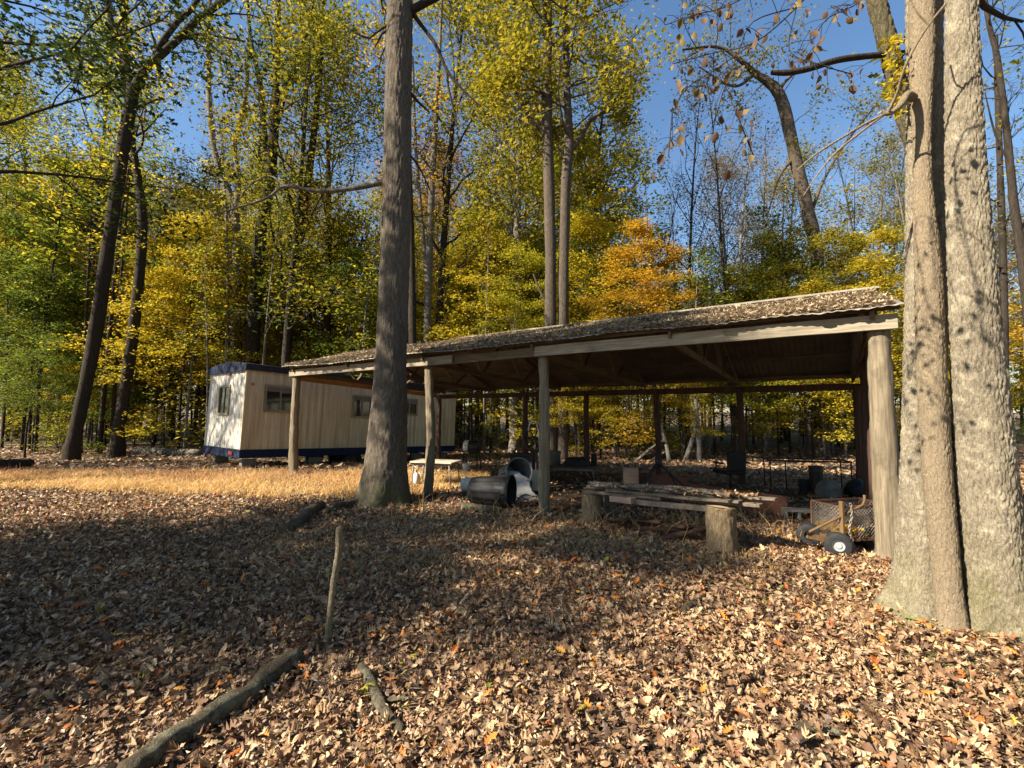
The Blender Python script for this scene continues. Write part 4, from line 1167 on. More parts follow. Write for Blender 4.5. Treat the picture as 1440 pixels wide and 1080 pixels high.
# black trash can lying on its side, mouth to the right
def trash_can(px, py, label, mat, yaw, L, r0, r1, roll=.0, ribs=True, tiltz=0.0, lift=0.0):
    p = G(px, py)
    t = empty("trash_can", (p.x, p.y, p.z), yaw, label, "trash can")
    m_ = Matrix.Translation((0, 0, r1 * 1.02 + lift)) @ Matrix.Rotation(math.pi / 2 + tiltz, 4, 'Y')     # profile z -> +x
    mb = MB(); n = 72
    prof = [(.001, -L / 2), (r0 * .9, -L / 2), (r0, -L / 2 + .02), (r0 * 1.01, -L * .40), (r0 * 1.03, -L * .39), (r0 + (r1 - r0) * .75, L * .32), (r0 + (r1 - r0) * .78, L * .33), (r1 * 1.0, L * .44), (r1 * 1.05, L * .45), (r1 * 1.06, L * .5), (r1 * .98, L * .5), (r1 * .95, L * .42), (r0 * .94, -L * .45), (.001, -L * .46)]
    vs = []; fs = []
    for j, (r, z) in enumerate(prof):
        for k in range(n):
            a = 2 * math.pi * k / n
            rr = r
            if ribs and 3 < j < 6 : rr = r * (1 + (.035 if (k // 3) % 2 else 0))
            vs.append(m_ @ Vector((rr * math.cos(a), rr * math.sin(a), z)))
    for i in range(len(prof) - 1):
        for k in range(n):
            k2 = (k + 1) % n; fs.append((i * n + k, i * n + k2, (i + 1) * n + k2, (i + 1) * n + k))
    mb.add(vs, fs); mb.build("can_body", M[mat], t, sharp=40)
    mb = MB()
    for s in (-1, 1):
        pts = [m_ @ Vector((0, s * (r1 * 1.03 + e), L * .40 + q)) for e, q in ((0, -.0), (.05, .0), (.05, -.10), (0, -.10))]
        mb.tube(pts, .012, 6)
    mb.build("handle", M[mat], t)
    return t, p
trash_can(691, 714, "black ribbed plastic trash can lying on its side in front of the shed", "black_plastic", -.30, .72, .215, .27)
tc2, p2 = trash_can(722, 694, "grey trash can lying open with a white bag spilling from its mouth", "grey_plastic", -1.15, .62, .215, .265, ribs=False, tiltz=-.28, lift=.10)
# white bag hanging out of the mouth
bag = empty("plastic_bag", (p2.x + .06, p2.y - .36, p2.z), 0, "crumpled white plastic bag spilling out of the grey trash can", "bag")
mb = MB(); nu, nv = 22, 26; vs = []; fs = []
for j in range(nv):
    v_ = j / (nv - 1)
    # runs from inside the can mouth down and out to the ground
    c = Vector((-.14 + .38 * v_, .26 - .55 * v_ ** .8, .40 - .36 * v_ ** 1.3 + .04 * math.sin(v_ * 6)))
    w = .12 + .04 * math.sin(v_ * 3.2) + .04 * v_
    for i in range(nu):
        a = 2 * math.pi * i / nu
        q = Vector((math.cos(a) * w, math.sin(a) * .05, math.sin(a) * w * .38))
        rr = 1 + .7 * noise.noise(Vector((q.x * 9, v_ * 6, q.z * 12)))
        vs.append(c + q * rr)
for j in range(nv - 1):
    for i in range(nu):
        i2 = (i + 1) % nu; fs.append((j * nu + i, j * nu + i2, (j + 1) * nu + i2, (j + 1) * nu + i))
mb.add(vs, fs); mb.build("bag_film", M["bag_plastic"], bag, smooth=True)

def bucket(p, label, mat, r0, r1, h, lying=None, rz=0, name="bucket", tip=0):
    b_ = empty(name, p, rz, label, "bucket")
    m_ = Matrix.Identity(4) if not lying else Matrix.Translation((0, 0, r1)) @ Matrix.Rotation(lying, 4, 'Y') @ Matrix.Translation((0, 0, -h / 2))
    mb = MB(); mb.lathe([(.001, 0), (r0, 0), (r0 + (r1 - r0) * .8, h * .8), (r1 * 1.03, h * .81), (r1 * 1.03, h * .84), (r1, h * .85), (r1, h * .97), (r1 * 1.05, h * .975), (r1 * 1.05, h), (r1 * .95, h), (r0 * .93, .012), (.001, .012)], 36, m_)
    mb.build("bucket_body", M[mat], b_, sharp=35)
    mb = MB(); pts = [m_ @ Vector((r1 * 1.06 * math.cos(a), r1 * 1.06 * math.sin(a) * .35 - .02, h * .85 - .09 * abs(math.sin(a)))) for a in np.linspace(0, math.pi, 13)]
    mb.tube(pts, .004, 5); mb.build("handle", M["dull_metal"], b_)
    return b_
bucket(G(664, 692), "white plastic bucket lying behind the black trash can", "white_plastic", .12, .145, .36, lying=math.pi / 2 + .1, rz=2.7)

# leaning white panel behind the third post
p = G(752, 692); pn = empty("white_panel", (p.x, p.y + .1, p.z), -.12, "cream white panel leaning behind the near middle post", "panel")
mb = MB(); mb.box((.06, .05, .21), (.36, .02, .42), (-.28, 0, 0)); bevel(mb.build("panel_sheet", M["panel_white"], pn, smooth=False), .004)
mb = MB(); mb.bar((-.24, -.02, .02), (-.10, .02, .46), .02, .05); bevel(mb.build("edge_strip", M["white_pipe"], pn, smooth=False), .003)
p = G(744, 690); bx = empty("small_box", (p.x - .03, p.y - .05, p.z), .2, "small dark box in front of the cream panel's lower left", "box")
mb = MB(); mb.box((0, 0, .10), (.14, .12, .20)); mb.box((0, 0, .206), (.15, .13, .014)); bevel(mb.build("box_body", M["black_plastic"], bx, smooth=False), .008)

# dark bin and bent pipe behind the third post
p = D(736, 660, 10.4); p.z = gz(p.x, p.y)
db = empty("storage_bin", p, -.3, "dark rectangular bin standing behind the grey trash can", "bin")
mb = MB(); mb.box((0, 0, .30), (.46, .40, .60), taper=1.12); bevel(mb.build("bin_body", M["black_plastic"], db, smooth=False), .02)
mb = MB(); mb.box((0, 0, .625), (.56, .49, .045)); bevel(mb.build("lid", M["black_metal"], db, smooth=False), .015)
p = D(757, 680, 9.6); p.z = gz(p.x, p.y)
bp = empty("bent_pipe", p, 0, "thin white pipe arching up behind the near middle post", "pipe")
mb = MB(); Q = catmull([tuple(D(x_, y_, 9.6) - p) for x_, y_ in ((758, 690), (759, 650), (758, 615), (755, 598), (750, 592), (745, 596), (743, 606))], 6); mb.tube([tuple(q) for q in Q], .013, 8)
mb.build("pipe_body", M["white_pipe"], bp)
p = D(751, 640, 9.9); p.z = gz(p.x, p.y)
hp = empty("spoked_tyre_stand", p, .9, "black wheel and dark frame standing upright behind the bent white pipe", "wheel")
mb = MB(); mm = Matrix.Translation((0, 0, 1.02)) @ Matrix.Rotation(math.pi / 2, 4, 'Y')
mb.lathe([(.24, -.03), (.29, -.035), (.31, 0), (.29, .035), (.24, .03), (.24, -.03)], 30, mm); mb.build("tyre", M["rubber"], hp)
mb = MB(); mb.lathe([(.001, -.02), (.05, -.03), (.05, .03), (.001, .02)], 14, mm)
for k in range(6):
    a = k * math.pi / 3; mb.cyl((0, 0, 1.02), (0, .245 * math.cos(a), 1.02 + .245 * math.sin(a)), .012, 6)
mb.build("spokes", M["black_metal"], hp)
mb = MB(); mb.bar((0, -.06, 0), (0, -.06, 1.02), .03, .05, up=(1, 0, 0)); mb.bar((0, .06, 0), (0, .06, 1.02), .03, .05, up=(1, 0, 0)); mb.cyl((0, -.09, 1.02), (0, .09, 1.02), .02, 8); mb.box((.0, 0, .03), (.5, .4, .05))
mb.build("stand", M["black_metal"], hp, smooth=False)

# low table by the second post
def table(loc, rz, w, d, h, label, top, legm, skew=0.0, th=.03, name="table"):
    t = empty(name, loc, rz, label, "table")
    mb = MB(); mb.box((0, 0, h - th / 2), (w, d, th)); bevel(mb.build("table_top", M[top], t, smooth=False), .006)
    for sx in (-1, 1):
        for sy in (-1, 1):
            mb = MB(); mb.tube([(sx * (w / 2 - .07), sy * (d / 2 - .05), h - th), (sx * (w / 2 - .05 + .02), sy * (d / 2 - .05), -.02)], .014, 8); mb.build("leg", M[legm], t)
    mb = MB(); mb.box((0, d / 2 - .06, h - th - .03), (w - .16, .02, .05)); mb.box((0, -d / 2 + .06, h - th - .03), (w - .16, .02, .05)); mb.build("apron", M[legm], t, smooth=False)
    return t
p = D(613, 668, 9.7); p.z = gz(p.x, p.y)
table(p, -.30, .95, .55, .56, "low pale topped table standing behind the second shed post", "table_wood", "dull_metal")
p = D(593, 668, 10.3); p.z = gz(p.x, p.y)
jug = empty("jug", (p.x - .02, p.y - .5, p.z + .0), 0, "white jug standing under the low pale table left of the second post", "jug")
mb = MB(); mb.lathe([(.001, 0), (.075, 0), (.085, .03), (.085, .2), (.05, .27), (.025, .29), (.025, .33), (.03, .33), (.03, .35), (.001, .35)], 20); mb.build("jug_body", M["white_plastic"], jug, sharp=40)
mb = MB(); mb.tube([(.05, 0, .28), (.10, 0, .26), (.11, 0, .18), (.085, 0, .12)], .011, 6); mb.build("handle", M["white_plastic"], jug)
# barrel grill
p = D(659, 660, 12.2); p.z = gz(p.x, p.y)
gl = empty("barrel_grill", p, -.25, "barrel grill with one pale end on thin legs behind the shed's open front", "grill")
gh = 1.6 - (628 - HOR) / F * 12.2 - p.z
mb = MB(); mm = Matrix.Translation((0, 0, gh)) @ Matrix.Rotation(math.pi / 2, 4, 'Y')
mb.lathe([(.001, -.13), (.14, -.13), (.17, -.11), (.17, .28), (.14, .30), (.001, .30)], 28, mm); mb.build("barrel", M["black_metal"], gl, sharp=40)
mb = MB(); mb.lathe([(.172, -.105), (.176, -.10), (.176, .02), (.172, .025)], 28, mm); mb.build("pale_band", M["white_pipe"], gl)
for sx in (-.1, .26):
    for sy in (-.14, .14):
        mb = MB(); mb.tube([(sx, sy * .7, gh - .13), (sx * 1.15, sy * 1.2, -.02)], .016, 6); mb.build("leg", M["black_metal"], gl)
mb = MB(); mb.box((.50, 0, gh - .06), (.36, .26, .025)); mb.box((.08, -.25, gh - .09), (.5, .14, .02)); mb.build("shelf", M["black_metal"], gl, smooth=False)
mb = MB(); mb.cyl((.08, -.19, gh + .02), (.08, -.19, gh + .03), .012, 8); mb.tube([(-.05, -.16, gh + .05), (-.05, -.2, gh + .05), (.2, -.2, gh + .05), (.2, -.16, gh + .05)], .008, 6); mb.build("handle", M["dull_metal"], gl)
p = D(664, 655, 12.6); p.z = gz(p.x, p.y)
bucket((p.x - .12, p.y - .5, p.z), "small pale can standing under the barrel grill", "white_plastic", .09, .1, .24, name="can")

# far table with a dark case and a grey bucket
p = D(806, 672, 11.0); p.z = gz(p.x, p.y)
hT = 1.6 - (654 - HOR) / F * 11.0 - p.z
table(p, -.34, 1.15, .6, hT, "dark low table in the shade between the two near middle posts", "truss_wood", "dull_metal")
cs = empty("hard_case", (p.x + .10, p.y + .0, p.z + hT), -.30, "flat black case with sloping sides lying on the dark shaded table", "case")
mb = MB(); mb.box((0, 0, .085), (.62, .36, .17), taper=.86); mb.box((0, 0, .185), (.40, .24, .03)); bevel(mb.build("case_body", M["black_plastic"], cs, smooth=False), .012)
mb = MB(); mb.tube([(-.08, -.17, .13), (-.08, -.2, .13), (.08, -.2, .13), (.08, -.17, .13)], .009, 6); mb.build("handle", M["black_metal"], cs)
bucket((p.x - .42, p.y + .12, p.z + hT), "dull grey bucket standing on the left end of the dark shaded table", "grey_cloth", .12, .145, .34)
mbx = empty("small_box", (p.x + .52, p.y + .1, p.z + hT), -.34, "small black box on the right end of the dark shaded table", "box")
mb = MB(); mb.box((0, 0, .13), (.12, .16, .26)); mb.box((0, 0, .265), (.14, .18, .012)); bevel(mb.build("box_body", M["black_plastic"], mbx, smooth=False), .008)

# office chair seen from behind
p = D(1037, 690, 8.7); p.z = gz(p.x, p.y)
ch = empty("office_chair", p, .15, "black office chair turned away in the middle of the shed", "chair")
mb = MB(); mb.box((0, 0, .64), (.38, .07, .38), (.08, 0, 0)); bevel(mb.build("backrest", M["black_plastic"], ch, smooth=False), .03, 3)
mb = MB(); mb.box((0, .24, .42), (.44, .44, .08)); bevel(mb.build("seat", M["black_plastic"], ch, smooth=False), .03, 3)
for s in (-1, 1):
    mb = MB(); mb.tube([(s * .2, .25, .40), (s * .27, .25, .42), (s * .28, .22, .58)], .014, 6); mb.box((s * .28, .16, .60), (.05, .28, .03)); mb.build("armrest", M["black_plastic"], ch)
mb = MB(); mb.cyl((0, .2, .08), (0, .2, .38), .03, 10); mb.bar((0, .2, .37), (0, .0, .5), .05, .02); mb.build("column", M["black_metal"], ch)
mb = MB()
for k in range(5):
    a = k * 2 * math.pi / 5; e = Vector((.26 * math.cos(a), .2 + .26 * math.sin(a), .06)); mb.bar((0, .2, .09), e, .04, .03); mb.cyl(e - Vector((.015, 0, .03)), e + Vector((.015, 0, -.03)), .03, 10)
mb.build("base", M["black_metal"], ch)

# thin metal rack at the back right
a = D(1084, 690, 9.4); b_ = D(1200, 690, 9.0); a.z = gz(a.x, a.y); b_.z = gz(b_.x, b_.y)
rk = empty("metal_rack", a, math.atan2(b_.y - a.y, b_.x - a.x), "thin dark metal table frame with spindly legs at the back of the shed", "rack")
Lr = (b_ - a).length; hr = 1.6 - (648 - HOR) / F * 9.2 - a.z
mb = MB(); mb.bar((-.05, 0, hr), (Lr, 0, hr), .03, .03); mb.bar((-.05, .5, hr), (Lr, .5, hr), .03, .03); mb.bar((0, .016, hr - .0), (0, .484, hr), .03, .028); mb.bar((Lr, .016, hr), (Lr, .484, hr), .03, .028); mb.bar((.05, .02, hr - .04), (Lr, .45, hr - .04), .02, .02)
mb.build("top_frame", M["black_metal"], rk, smooth=False)
for (x_, y_) in ((.0, 0), (.0, .5), (Lr - .02, 0), (Lr - .02, .5), (.28, .0)):
    mb = MB(); mb.tube([(x_, y_, hr - .016), (x_ + .01, y_, -.03)], .013, 6); mb.build("leg", M["black_metal"], rk)
p = G(1133, 694); bucket(p, "black tub standing in the shade below the thin metal rack", "black_plastic", .10, .125, .26, name="tub")
p = G(1163, 700)
sk = empty("cloth_sack", p, .2, "slumped grey cloth sack leaning in the shade under the rack", "sack")
mb = MB(); vs = []; fs = []; nu, nv = 28, 16
for j in range(nv):
    v_ = j / (nv - 1); r = .19 * (1.05 - .45 * v_ ** 2.5) * (1 if j else .9)
    if j == nv - 1: r = .001
    for i in range(nu):
        a = 2 * math.pi * i / nu; q = Vector((math.cos(a), math.sin(a), 0))
        k = 1 + .14 * math.sin(5 * a + 2 * v_) * v_ + .16 * noise.noise(Vector((q.x * 2, q.y * 2, v_ * 4)))
        vs.append(q * r * k + Vector((.05 * v_, 0, .32 * v_)))
for j in range(nv - 1):
    for i in range(nu):
        i2 = (i + 1) % nu; fs.append((j * nu + i, j * nu + i2, (j + 1) * nu + i2, (j + 1) * nu + i))
mb.add(vs, fs); mb.build("sack_body", M["grey_cloth"], sk)
bucket((p.x + .0, p.y + .28, p.z + .02), "dark pail showing above the grey cloth sack", "black_metal", .10, .12, .52, name="pail")
p = G(1206, 700)
gb = empty("garbage_bag", p, 0, "bulging black garbage bag beside the right back posts", "bag")
mb = MB(); vs = []; fs = []; nu, nv = 26, 16
for j in range(nv):
    v_ = j / (nv - 1); r = .2 * math.sin(math.pi * min(1, .22 + v_ * .78)) ** .7 + .001
    for i in range(nu):
        a = 2 * math.pi * i / nu; q = Vector((math.cos(a), math.sin(a), 0)); k = 1 + .18 * noise.noise(Vector((q.x * 3, q.y * 3, v_ * 5)))
        vs.append(q * r * k + Vector((0, 0, .36 * v_)))
for j in range(nv - 1):
    for i in range(nu):
        i2 = (i + 1) % nu; fs.append((j * nu + i, j * nu + i2, (j + 1) * nu + i2, (j + 1) * nu + i))
mb.add(vs, fs); mb.build("bag_film", M["black_plastic"], gb)
def stone(px, py, s, label, seed, mat="concrete", dz=0):
    p = G(px, py); me = bmesh.new(); bmesh.ops.create_icosphere(me, subdivisions=3, radius=s)
    for v in me.verts:
        v.co *= 1 + .3 * noise.noise(v.co * (2.2 / s) * .5 + Vector((seed, 0, 0))); v.co.z *= .6
    md = bpy.data.meshes.new("stone"); me.to_mesh(md); me.free(); md.materials.append(M[mat])
    md.polygons.foreach_set("use_smooth", [True] * len(md.polygons))
    o = link(bpy.data.objects.new("stone", md)); o.location = (p.x, p.y, p.z + s * .3 + dz); tag(o, label, "stone")
stone(1212, 706, .09, "pale stone on the shed floor in front of the black garbage bag", 4)
stone(920, 769, .05, "small pale stone in the leaves in front of the board heap", 8)
# concrete block on its side
p = G(1122, 733)
cb_ = empty("concrete_block", p, -.25, "grey hollow concrete block lying on the shed floor with its two cells showing", "block")
mb = MB(); w_, d_, h_, t_ = .38, .19, .18, .035
mb.box((0, 0, h_ - t_ / 2), (w_, d_, t_)); mb.box((0, 0, t_ / 2 - .02), (w_, d_, t_))
for x_ in (-w_ / 2 + t_ / 2, 0, w_ / 2 - t_ / 2): mb.box((x_, 0, h_ / 2 - .01), (t_, d_ - .004, h_ - 2 * t_ + .018))
bevel(mb.build("block_body", M["concrete"], cb_, smooth=False), .005)
# rust brown scrap beside the cart
p = G(1152, 757)
sc_ = empty("wood_scrap", p, -.5, "broken rust brown piece of plywood propped beside the cart's bar", "wood scrap")
mb = MB(); mb.add([(-.10, 0, 0), (.10, 0, .0), (.12, .05, .13), (.13, .08, .22), (.07, .07, .18), (.05, .09, .25), (-.0, .07, .16), (-.06, .05, .12), (-.12, .03, .06)], [(0, 1, 2, 3, 4, 5, 6, 7, 8)])
o = mb.build("plywood_piece", M["orange_board"], sc_, smooth=False); so = o.modifiers.new("thick", 'SOLIDIFY'); so.thickness = .015

# mesh sided garden cart behind the right front post
p = G(1187, 793); cx, cy = p.x + .09, p.y + .20; CR = .20
p.x, p.y = cx, cy; p.z = gz(cx, cy)
ct = empty("garden_cart", (cx, cy, p.z), CR, "mesh sided garden cart with white hubbed tyres behind the right front post", "cart")
def wheel(x, y, turn, r=.135, hub="hub_white"):
    mm = Matrix.Translation((x, y, r)) @ Matrix.Rotation(turn, 4, 'Z') @ Matrix.Rotation(math.pi / 2, 4, 'X')
    mb = MB(); mb.lathe([(r * .41, -.05), (r * .8, -.058), (r * .97, -.04), (r, -.015), (r, .015), (r * .97, .04), (r * .8, .058), (r * .41, .05)], 32, mm)
    w = mb.build("wheel", M["rubber"], ct)
    mb = MB(); mb.lathe([(.001, .045), (.028, .045), (.034, .03), (r * .34, .032), (r * .42, .052), (r * .42, -.052), (r * .34, -.03), (.034, -.03), (.001, -.04)], 24, mm); mb.build("hub", M[hub], w, sharp=40)
wheel(.0, .0, -.75); wheel(.03, .40, -.75, hub="black_metal"); wheel(.58, .10, -.1); wheel(.60, .36, -.1)
bz, bt, x0, x1, y0, y1 = .17, .53, .07, .74, .02, .40
mb = MB(); mb.box(((x0 + x1) / 2, (y0 + y1) / 2, bz), (x1 - x0, y1 - y0, .012)); mb.build("bed", M["rust_metal"], ct, smooth=False)
mb = MB()
for yy in (y0, y1): mb.bar((x0, yy, bz + .0), (x1, yy, bz), .02, .03); mb.bar((x0, yy, bt), (x1, yy, bt), .018, .018)
for xx in (x0, x1): mb.bar((xx, y0 + .011, bz), (xx, y1 - .011, bz), .02, .028); mb.bar((xx, y0 + .01, bt), (xx, y1 - .01, bt), .016, .016)
for xx in (x0, x1):
    for yy in (y0, y1): mb.bar((xx, yy, bz + .016), (xx, yy, bt - .01), .018, .016, up=(1, 0, 0))
mb.build("bed_frame", M["rust_metal"], ct, smooth=False)
def mesh_panel(a, u, w, h):
    mb = MB(); a = Vector(a); u = Vector(u); s = .042
    nn = int(w / s) + int(h / s) + 2
    for k in range(-int(h / s) - 1, int(w / s) + 1):
        for sg in (1, -1):
            x_s = k * s if sg > 0 else (k * s + h)
            # clipped diagonal
            p0x, p0z = x_s, 0; p1x, p1z = x_s + sg * h, h
            pts = []
            t0, t1 = 0, 1
            dx = p1x - p0x
            for lim, sign in ((0, -1), (w, 1)):
                if sign < 0:
                    ta = (0 - p0x) / dx
                    if dx > 0: t0 = max(t0, ta)
                    else: t1 = min(t1, ta)
                else:
                    ta = (w - p0x) / dx
                    if dx > 0: t1 = min(t1, ta)
                    else: t0 = max(t0, ta)
            if t1 - t0 < .02: continue
            A = a + u * (p0x + dx * t0) + Vector((0, 0, h * t0)); B = a + u * (p0x + dx * t1) + Vector((0, 0, h * t1))
            mb.cyl(A, B, .0022, 4)
    mb.build("mesh_side", M["wire_metal"], ct)
mesh_panel((x0, y0 - .002, bz), (1, 0, 0), x1 - x0, bt - bz); mesh_panel((x0, y1, bz), (1, 0, 0), x1 - x0, bt - bz)
mesh_panel((x0, y0, bz), (0, 1, 0), y1 - y0, bt - bz); mesh_panel((x1, y0, bz), (0, 1, 0), y1 - y0, bt - bz)
mb = MB(); mb.bar((x0 - .02, y0 - .03, .10), (x0 - .02, y0 - .03, .60), .045, .03, up=(1, 0, 0)); bevel(mb.build("corner_stake", M["cart_wood"], ct, smooth=False), .003)
mb = MB(); mb.bar((-.28, .12, .22), (.02, .02, .16), .03, .06); bevel(mb.build("draw_bar", M["cart_wood"], ct, smooth=False), .003)
mb = MB(); mb.tube([(-.30, .10, .25), (.0, .0, .42), (.30, -.03, .55), (.335, -.03, .60), (.335, -.03, .66)], .014, 8); mb.build("pull_handle", M["cart_wood"], ct)
rg = np.random.default_rng(6)
P = [(ct.location.x + .22 * 0 + (x0 + rg.random() * .7) * math.cos(CR) - (y0 + rg.random() * .4) * math.sin(CR), 0, 0) for _ in range(1)]
P = []
for _ in range(320):
    lx, ly = x0 + .03 + rg.random() * (x1 - x0 - .06), y0 + .03 + rg.random() * (y1 - y0 - .06)
    P.append((cx + lx * math.cos(CR) - ly * math.sin(CR), cy + lx * math.sin(CR) + ly * math.cos(CR), p.z + bz + .02 + .10 * rg.random() * math.exp(-((lx - .2) / .25) ** 2) + .02 * rg.random()))
tag(leaves("leaf_pile", P, .07, OAK_LOW, M["leaf_gold"], tilt=.6, r=rg), "golden leaves lying in the bed of the garden cart", "leaf pile", kind="stuff")
# chains: one hung in front of the cart, one from post to trunk
def chain(pts, label, r=.011, wire=.003):
    Q = catmull(pts, 12); seg = np.linalg.norm(np.diff(Q, axis=0), axis=1); s = np.concatenate([[0], np.cumsum(seg)])
    n = int(s[-1] / (r * 2.6)); c0 = Vector(Q[0]); mb = MB()
    T = np.linspace(0, s[-1], n)
    C = [Vector([np.interp(t, s, Q[:, j]) for j in range(3)]) for t in T]
    for i in range(n - 1):
        d = (C[i + 1] - C[i]).normalized(); u = d.cross(Vector((.3, .8, .5))).normalized(); w = d.cross(u)
        if i % 2: u = w
        mid = (C[i] + C[i + 1]) / 2 - c0
        lp = [mid + d * (r * 1.9 * math.cos(a)) + u * (r * math.sin(a)) for a in np.linspace(0, 2 * math.pi, 11)]
        mb.tube(lp, wire, 5, cap=False)
    o = mb.build("chain", M["wire_metal"], None); o.location = c0; tag(o, label, "chain")
pw = Vector((cx, cy, p.z))
loc = lambda x_, y_, z_: tuple(pw + Vector((x_ * math.cos(CR) - y_ * math.sin(CR), x_ * math.sin(CR) + y_ * math.cos(CR), z_)))
chain([loc(.13, -.045, .58), loc(.14, -.045, .45), loc(.10, -.045, .3), loc(.13, -.05, .18), loc(.15, -.06, .06)], "rusty chain hanging down the front of the garden cart")
chain([tuple(D(1256, 788, 4.55)), tuple(D(1262, 784, 4.4)), tuple(D(1268, 772, 4.2)), tuple(D(1272, 752, 4.05)), tuple(D(1274, 730, 4.0))], "thin chain running from the right shed post's foot up the pale trunk", .012, .0035)

# ------------------------------------------------------------------ sticks and logs on the ground
def px_log(name, label, lst, mat, cat="log", sides=16, rough=.2, sink=.25, fr=12, smooth=4, stand=False):
    """lst of (px, py, radius m, height offset m); lies on the ground, or stands at its first point"""
    b0 = G(lst[0][0], lst[0][1]); pts = []
    for q in lst:
        if stand: p_ = D(q[0], q[1], b0.y + (q[3] if len(q) > 3 else 0))
        else:
            p_ = G(q[0], q[1]); p_.z += .025 + q[2] * (1 - sink) + (q[3] if len(q) > 3 else 0)
        pts.append((*(p_ - b0), q[2]))
    if stand: pts[0] = (pts[0][0], pts[0][1], -.1, pts[0][3])
    root = empty(name, b0, 0, label, cat)
    Q = catmull(pts, smooth); mb = MB(); mb.tube([tuple(q[:3]) for q in Q], [q[3] for q in Q], sides, rough=rough, fr=fr)
    return root, mb, M[mat], b0
def fin(t, pn="wood"):
    t[1].build(pn, t[2], t[0])
t = px_log("upright_stick", "crooked broken stick standing upright in the leaves at the left foreground", [(460, 912, .024), (462, 888, .022), (466, 845, .020), (470, 810, .021), (475, 785, .022), (477, 768, .023), (477, 752, .024), (478, 741, .021)], "pale_stick", "stick", stand=True, rough=.25, fr=22); fin(t)
t = px_log("mossy_log", "lichen spotted broken log lying in the leaves at the bottom left", [(176, 1110, .052), (232, 1066, .053), (290, 1030, .052), (330, 1002, .054), (350, 990, .042), (366, 974, .05), (390, 958, .058), (418, 938, .056)], "dead_wood", rough=.28); 
for (q0, q1) in (((300, 1020), (325, 1050)), ((375, 965), (390, 998))):
    a, b_ = G(*q0) - t[3], G(*q1) - t[3]; t[1].tube([a + Vector((0, 0, .06)), (a + b_) / 2 + Vector((0, 0, .05)), b_ + Vector((0, 0, .01))], [.01, .008, .004], 6)
fin(t, "log_wood")
t = px_log("short_branch", "short crooked grey branch lying in the bottom centre foreground", [(508, 948, .028), (520, 968, .03), (534, 1000, .03), (548, 1024, .028), (566, 1042, .027)], "dead_wood", "branch", rough=.25)
a = G(534, 998) - t[3]; b_ = G(600, 996) - t[3]; t[1].tube([a + Vector((0, 0, .04)), (a + b_) / 2 + Vector((0, 0, .06)), b_ + Vector((0, 0, .03))], [.012, .009, .005], 6); fin(t, "branch_wood")
t = px_log("fallen_log", "dark mossy fallen log lying left of the large oak's foot", [(405, 752, .07), (420, 742, .08), (436, 728, .085), (452, 717, .07)], "dead_wood"); fin(t, "log_wood")
t = px_log("fallen_branch", "long curved fallen branch lying across the large oak's foot", [(458, 726, .05), (480, 716, .06), (505, 711, .055), (535, 710, .05), (562, 708, .04)], "dead_wood", "branch"); fin(t, "branch_wood")
t = px_log("rotten_log", "low rotten log in the weeds in front of the black trash can", [(648, 716, .05), (668, 720, .06), (690, 722, .055), (706, 722, .04)], "dead_wood"); fin(t, "log_wood")
t = px_log("small_stick", "short dark stick lying in the leaves below the sunlit stump", [(962, 866, .028), (975, 858, .03), (992, 846, .022)], "dead_wood", "stick"); fin(t)
t = px_log("grey_slat", "grey split branch lying among the leaves at the bottom right", [(1098, 1030, .018), (1140, 1034, .02), (1188, 1042, .016)], "dead_wood", "branch"); fin(t)
t = px_log("pale_log", "pale fallen log lying left of the trailer's end", [(190, 638, .18), (215, 639, .19), (245, 640, .18), (282, 641, .17)], "grey_bark", sink=.4); fin(t, "log_wood")
t = px_log("dark_log", "dark fallen log in the shade at the far left edge", [(-30, 662, .16), (10, 660, .16), (42, 657, .14)], "dark_bark", sink=.4); fin(t, "log_wood")
# dead leaning poles behind the shed
def pole_lean(label, q0, q1, Y0, Y1, r, mat="grey_bark"):
    a = D(*q0, Y0); b_ = D(*q1, Y1); a.z = min(a.z, gz(a.x, a.y) + .5)
    root = empty("leaning_pole", a, 0, label, "dead tree"); mb = MB()
    Q = catmull([(0, 0, -.05), tuple((b_ - a) * .5 + Vector((.05, 0, .04))), tuple(b_ - a)], 5)
    mb.tube([tuple(q) for q in Q], np.linspace(r, r * .6, len(Q)), 10, rough=.2, fr=6); mb.build("wood", M[mat], root)
pole_lean("pale dead pole slanting low behind the shed's middle back post on its left", (888, 652), (932, 618), 17.5, 17.0, .06)
pole_lean("shorter pale slanting pole below the other one behind the middle back post", (902, 656), (938, 634), 17.8, 17.4, .05)
pole_lean("pale curved dead trunk just right of the shed's middle back post", (944, 666), (926, 588), 17.0, 17.2, .09)
pole_lean("pale dead trunk leaning right behind the open shed", (957, 664), (982, 590), 16.6, 17.0, .10)
pole_lean("pale split dead trunk standing right of the leaning one behind the open shed", (984, 668), (978, 560), 16.6, 16.8, .09)

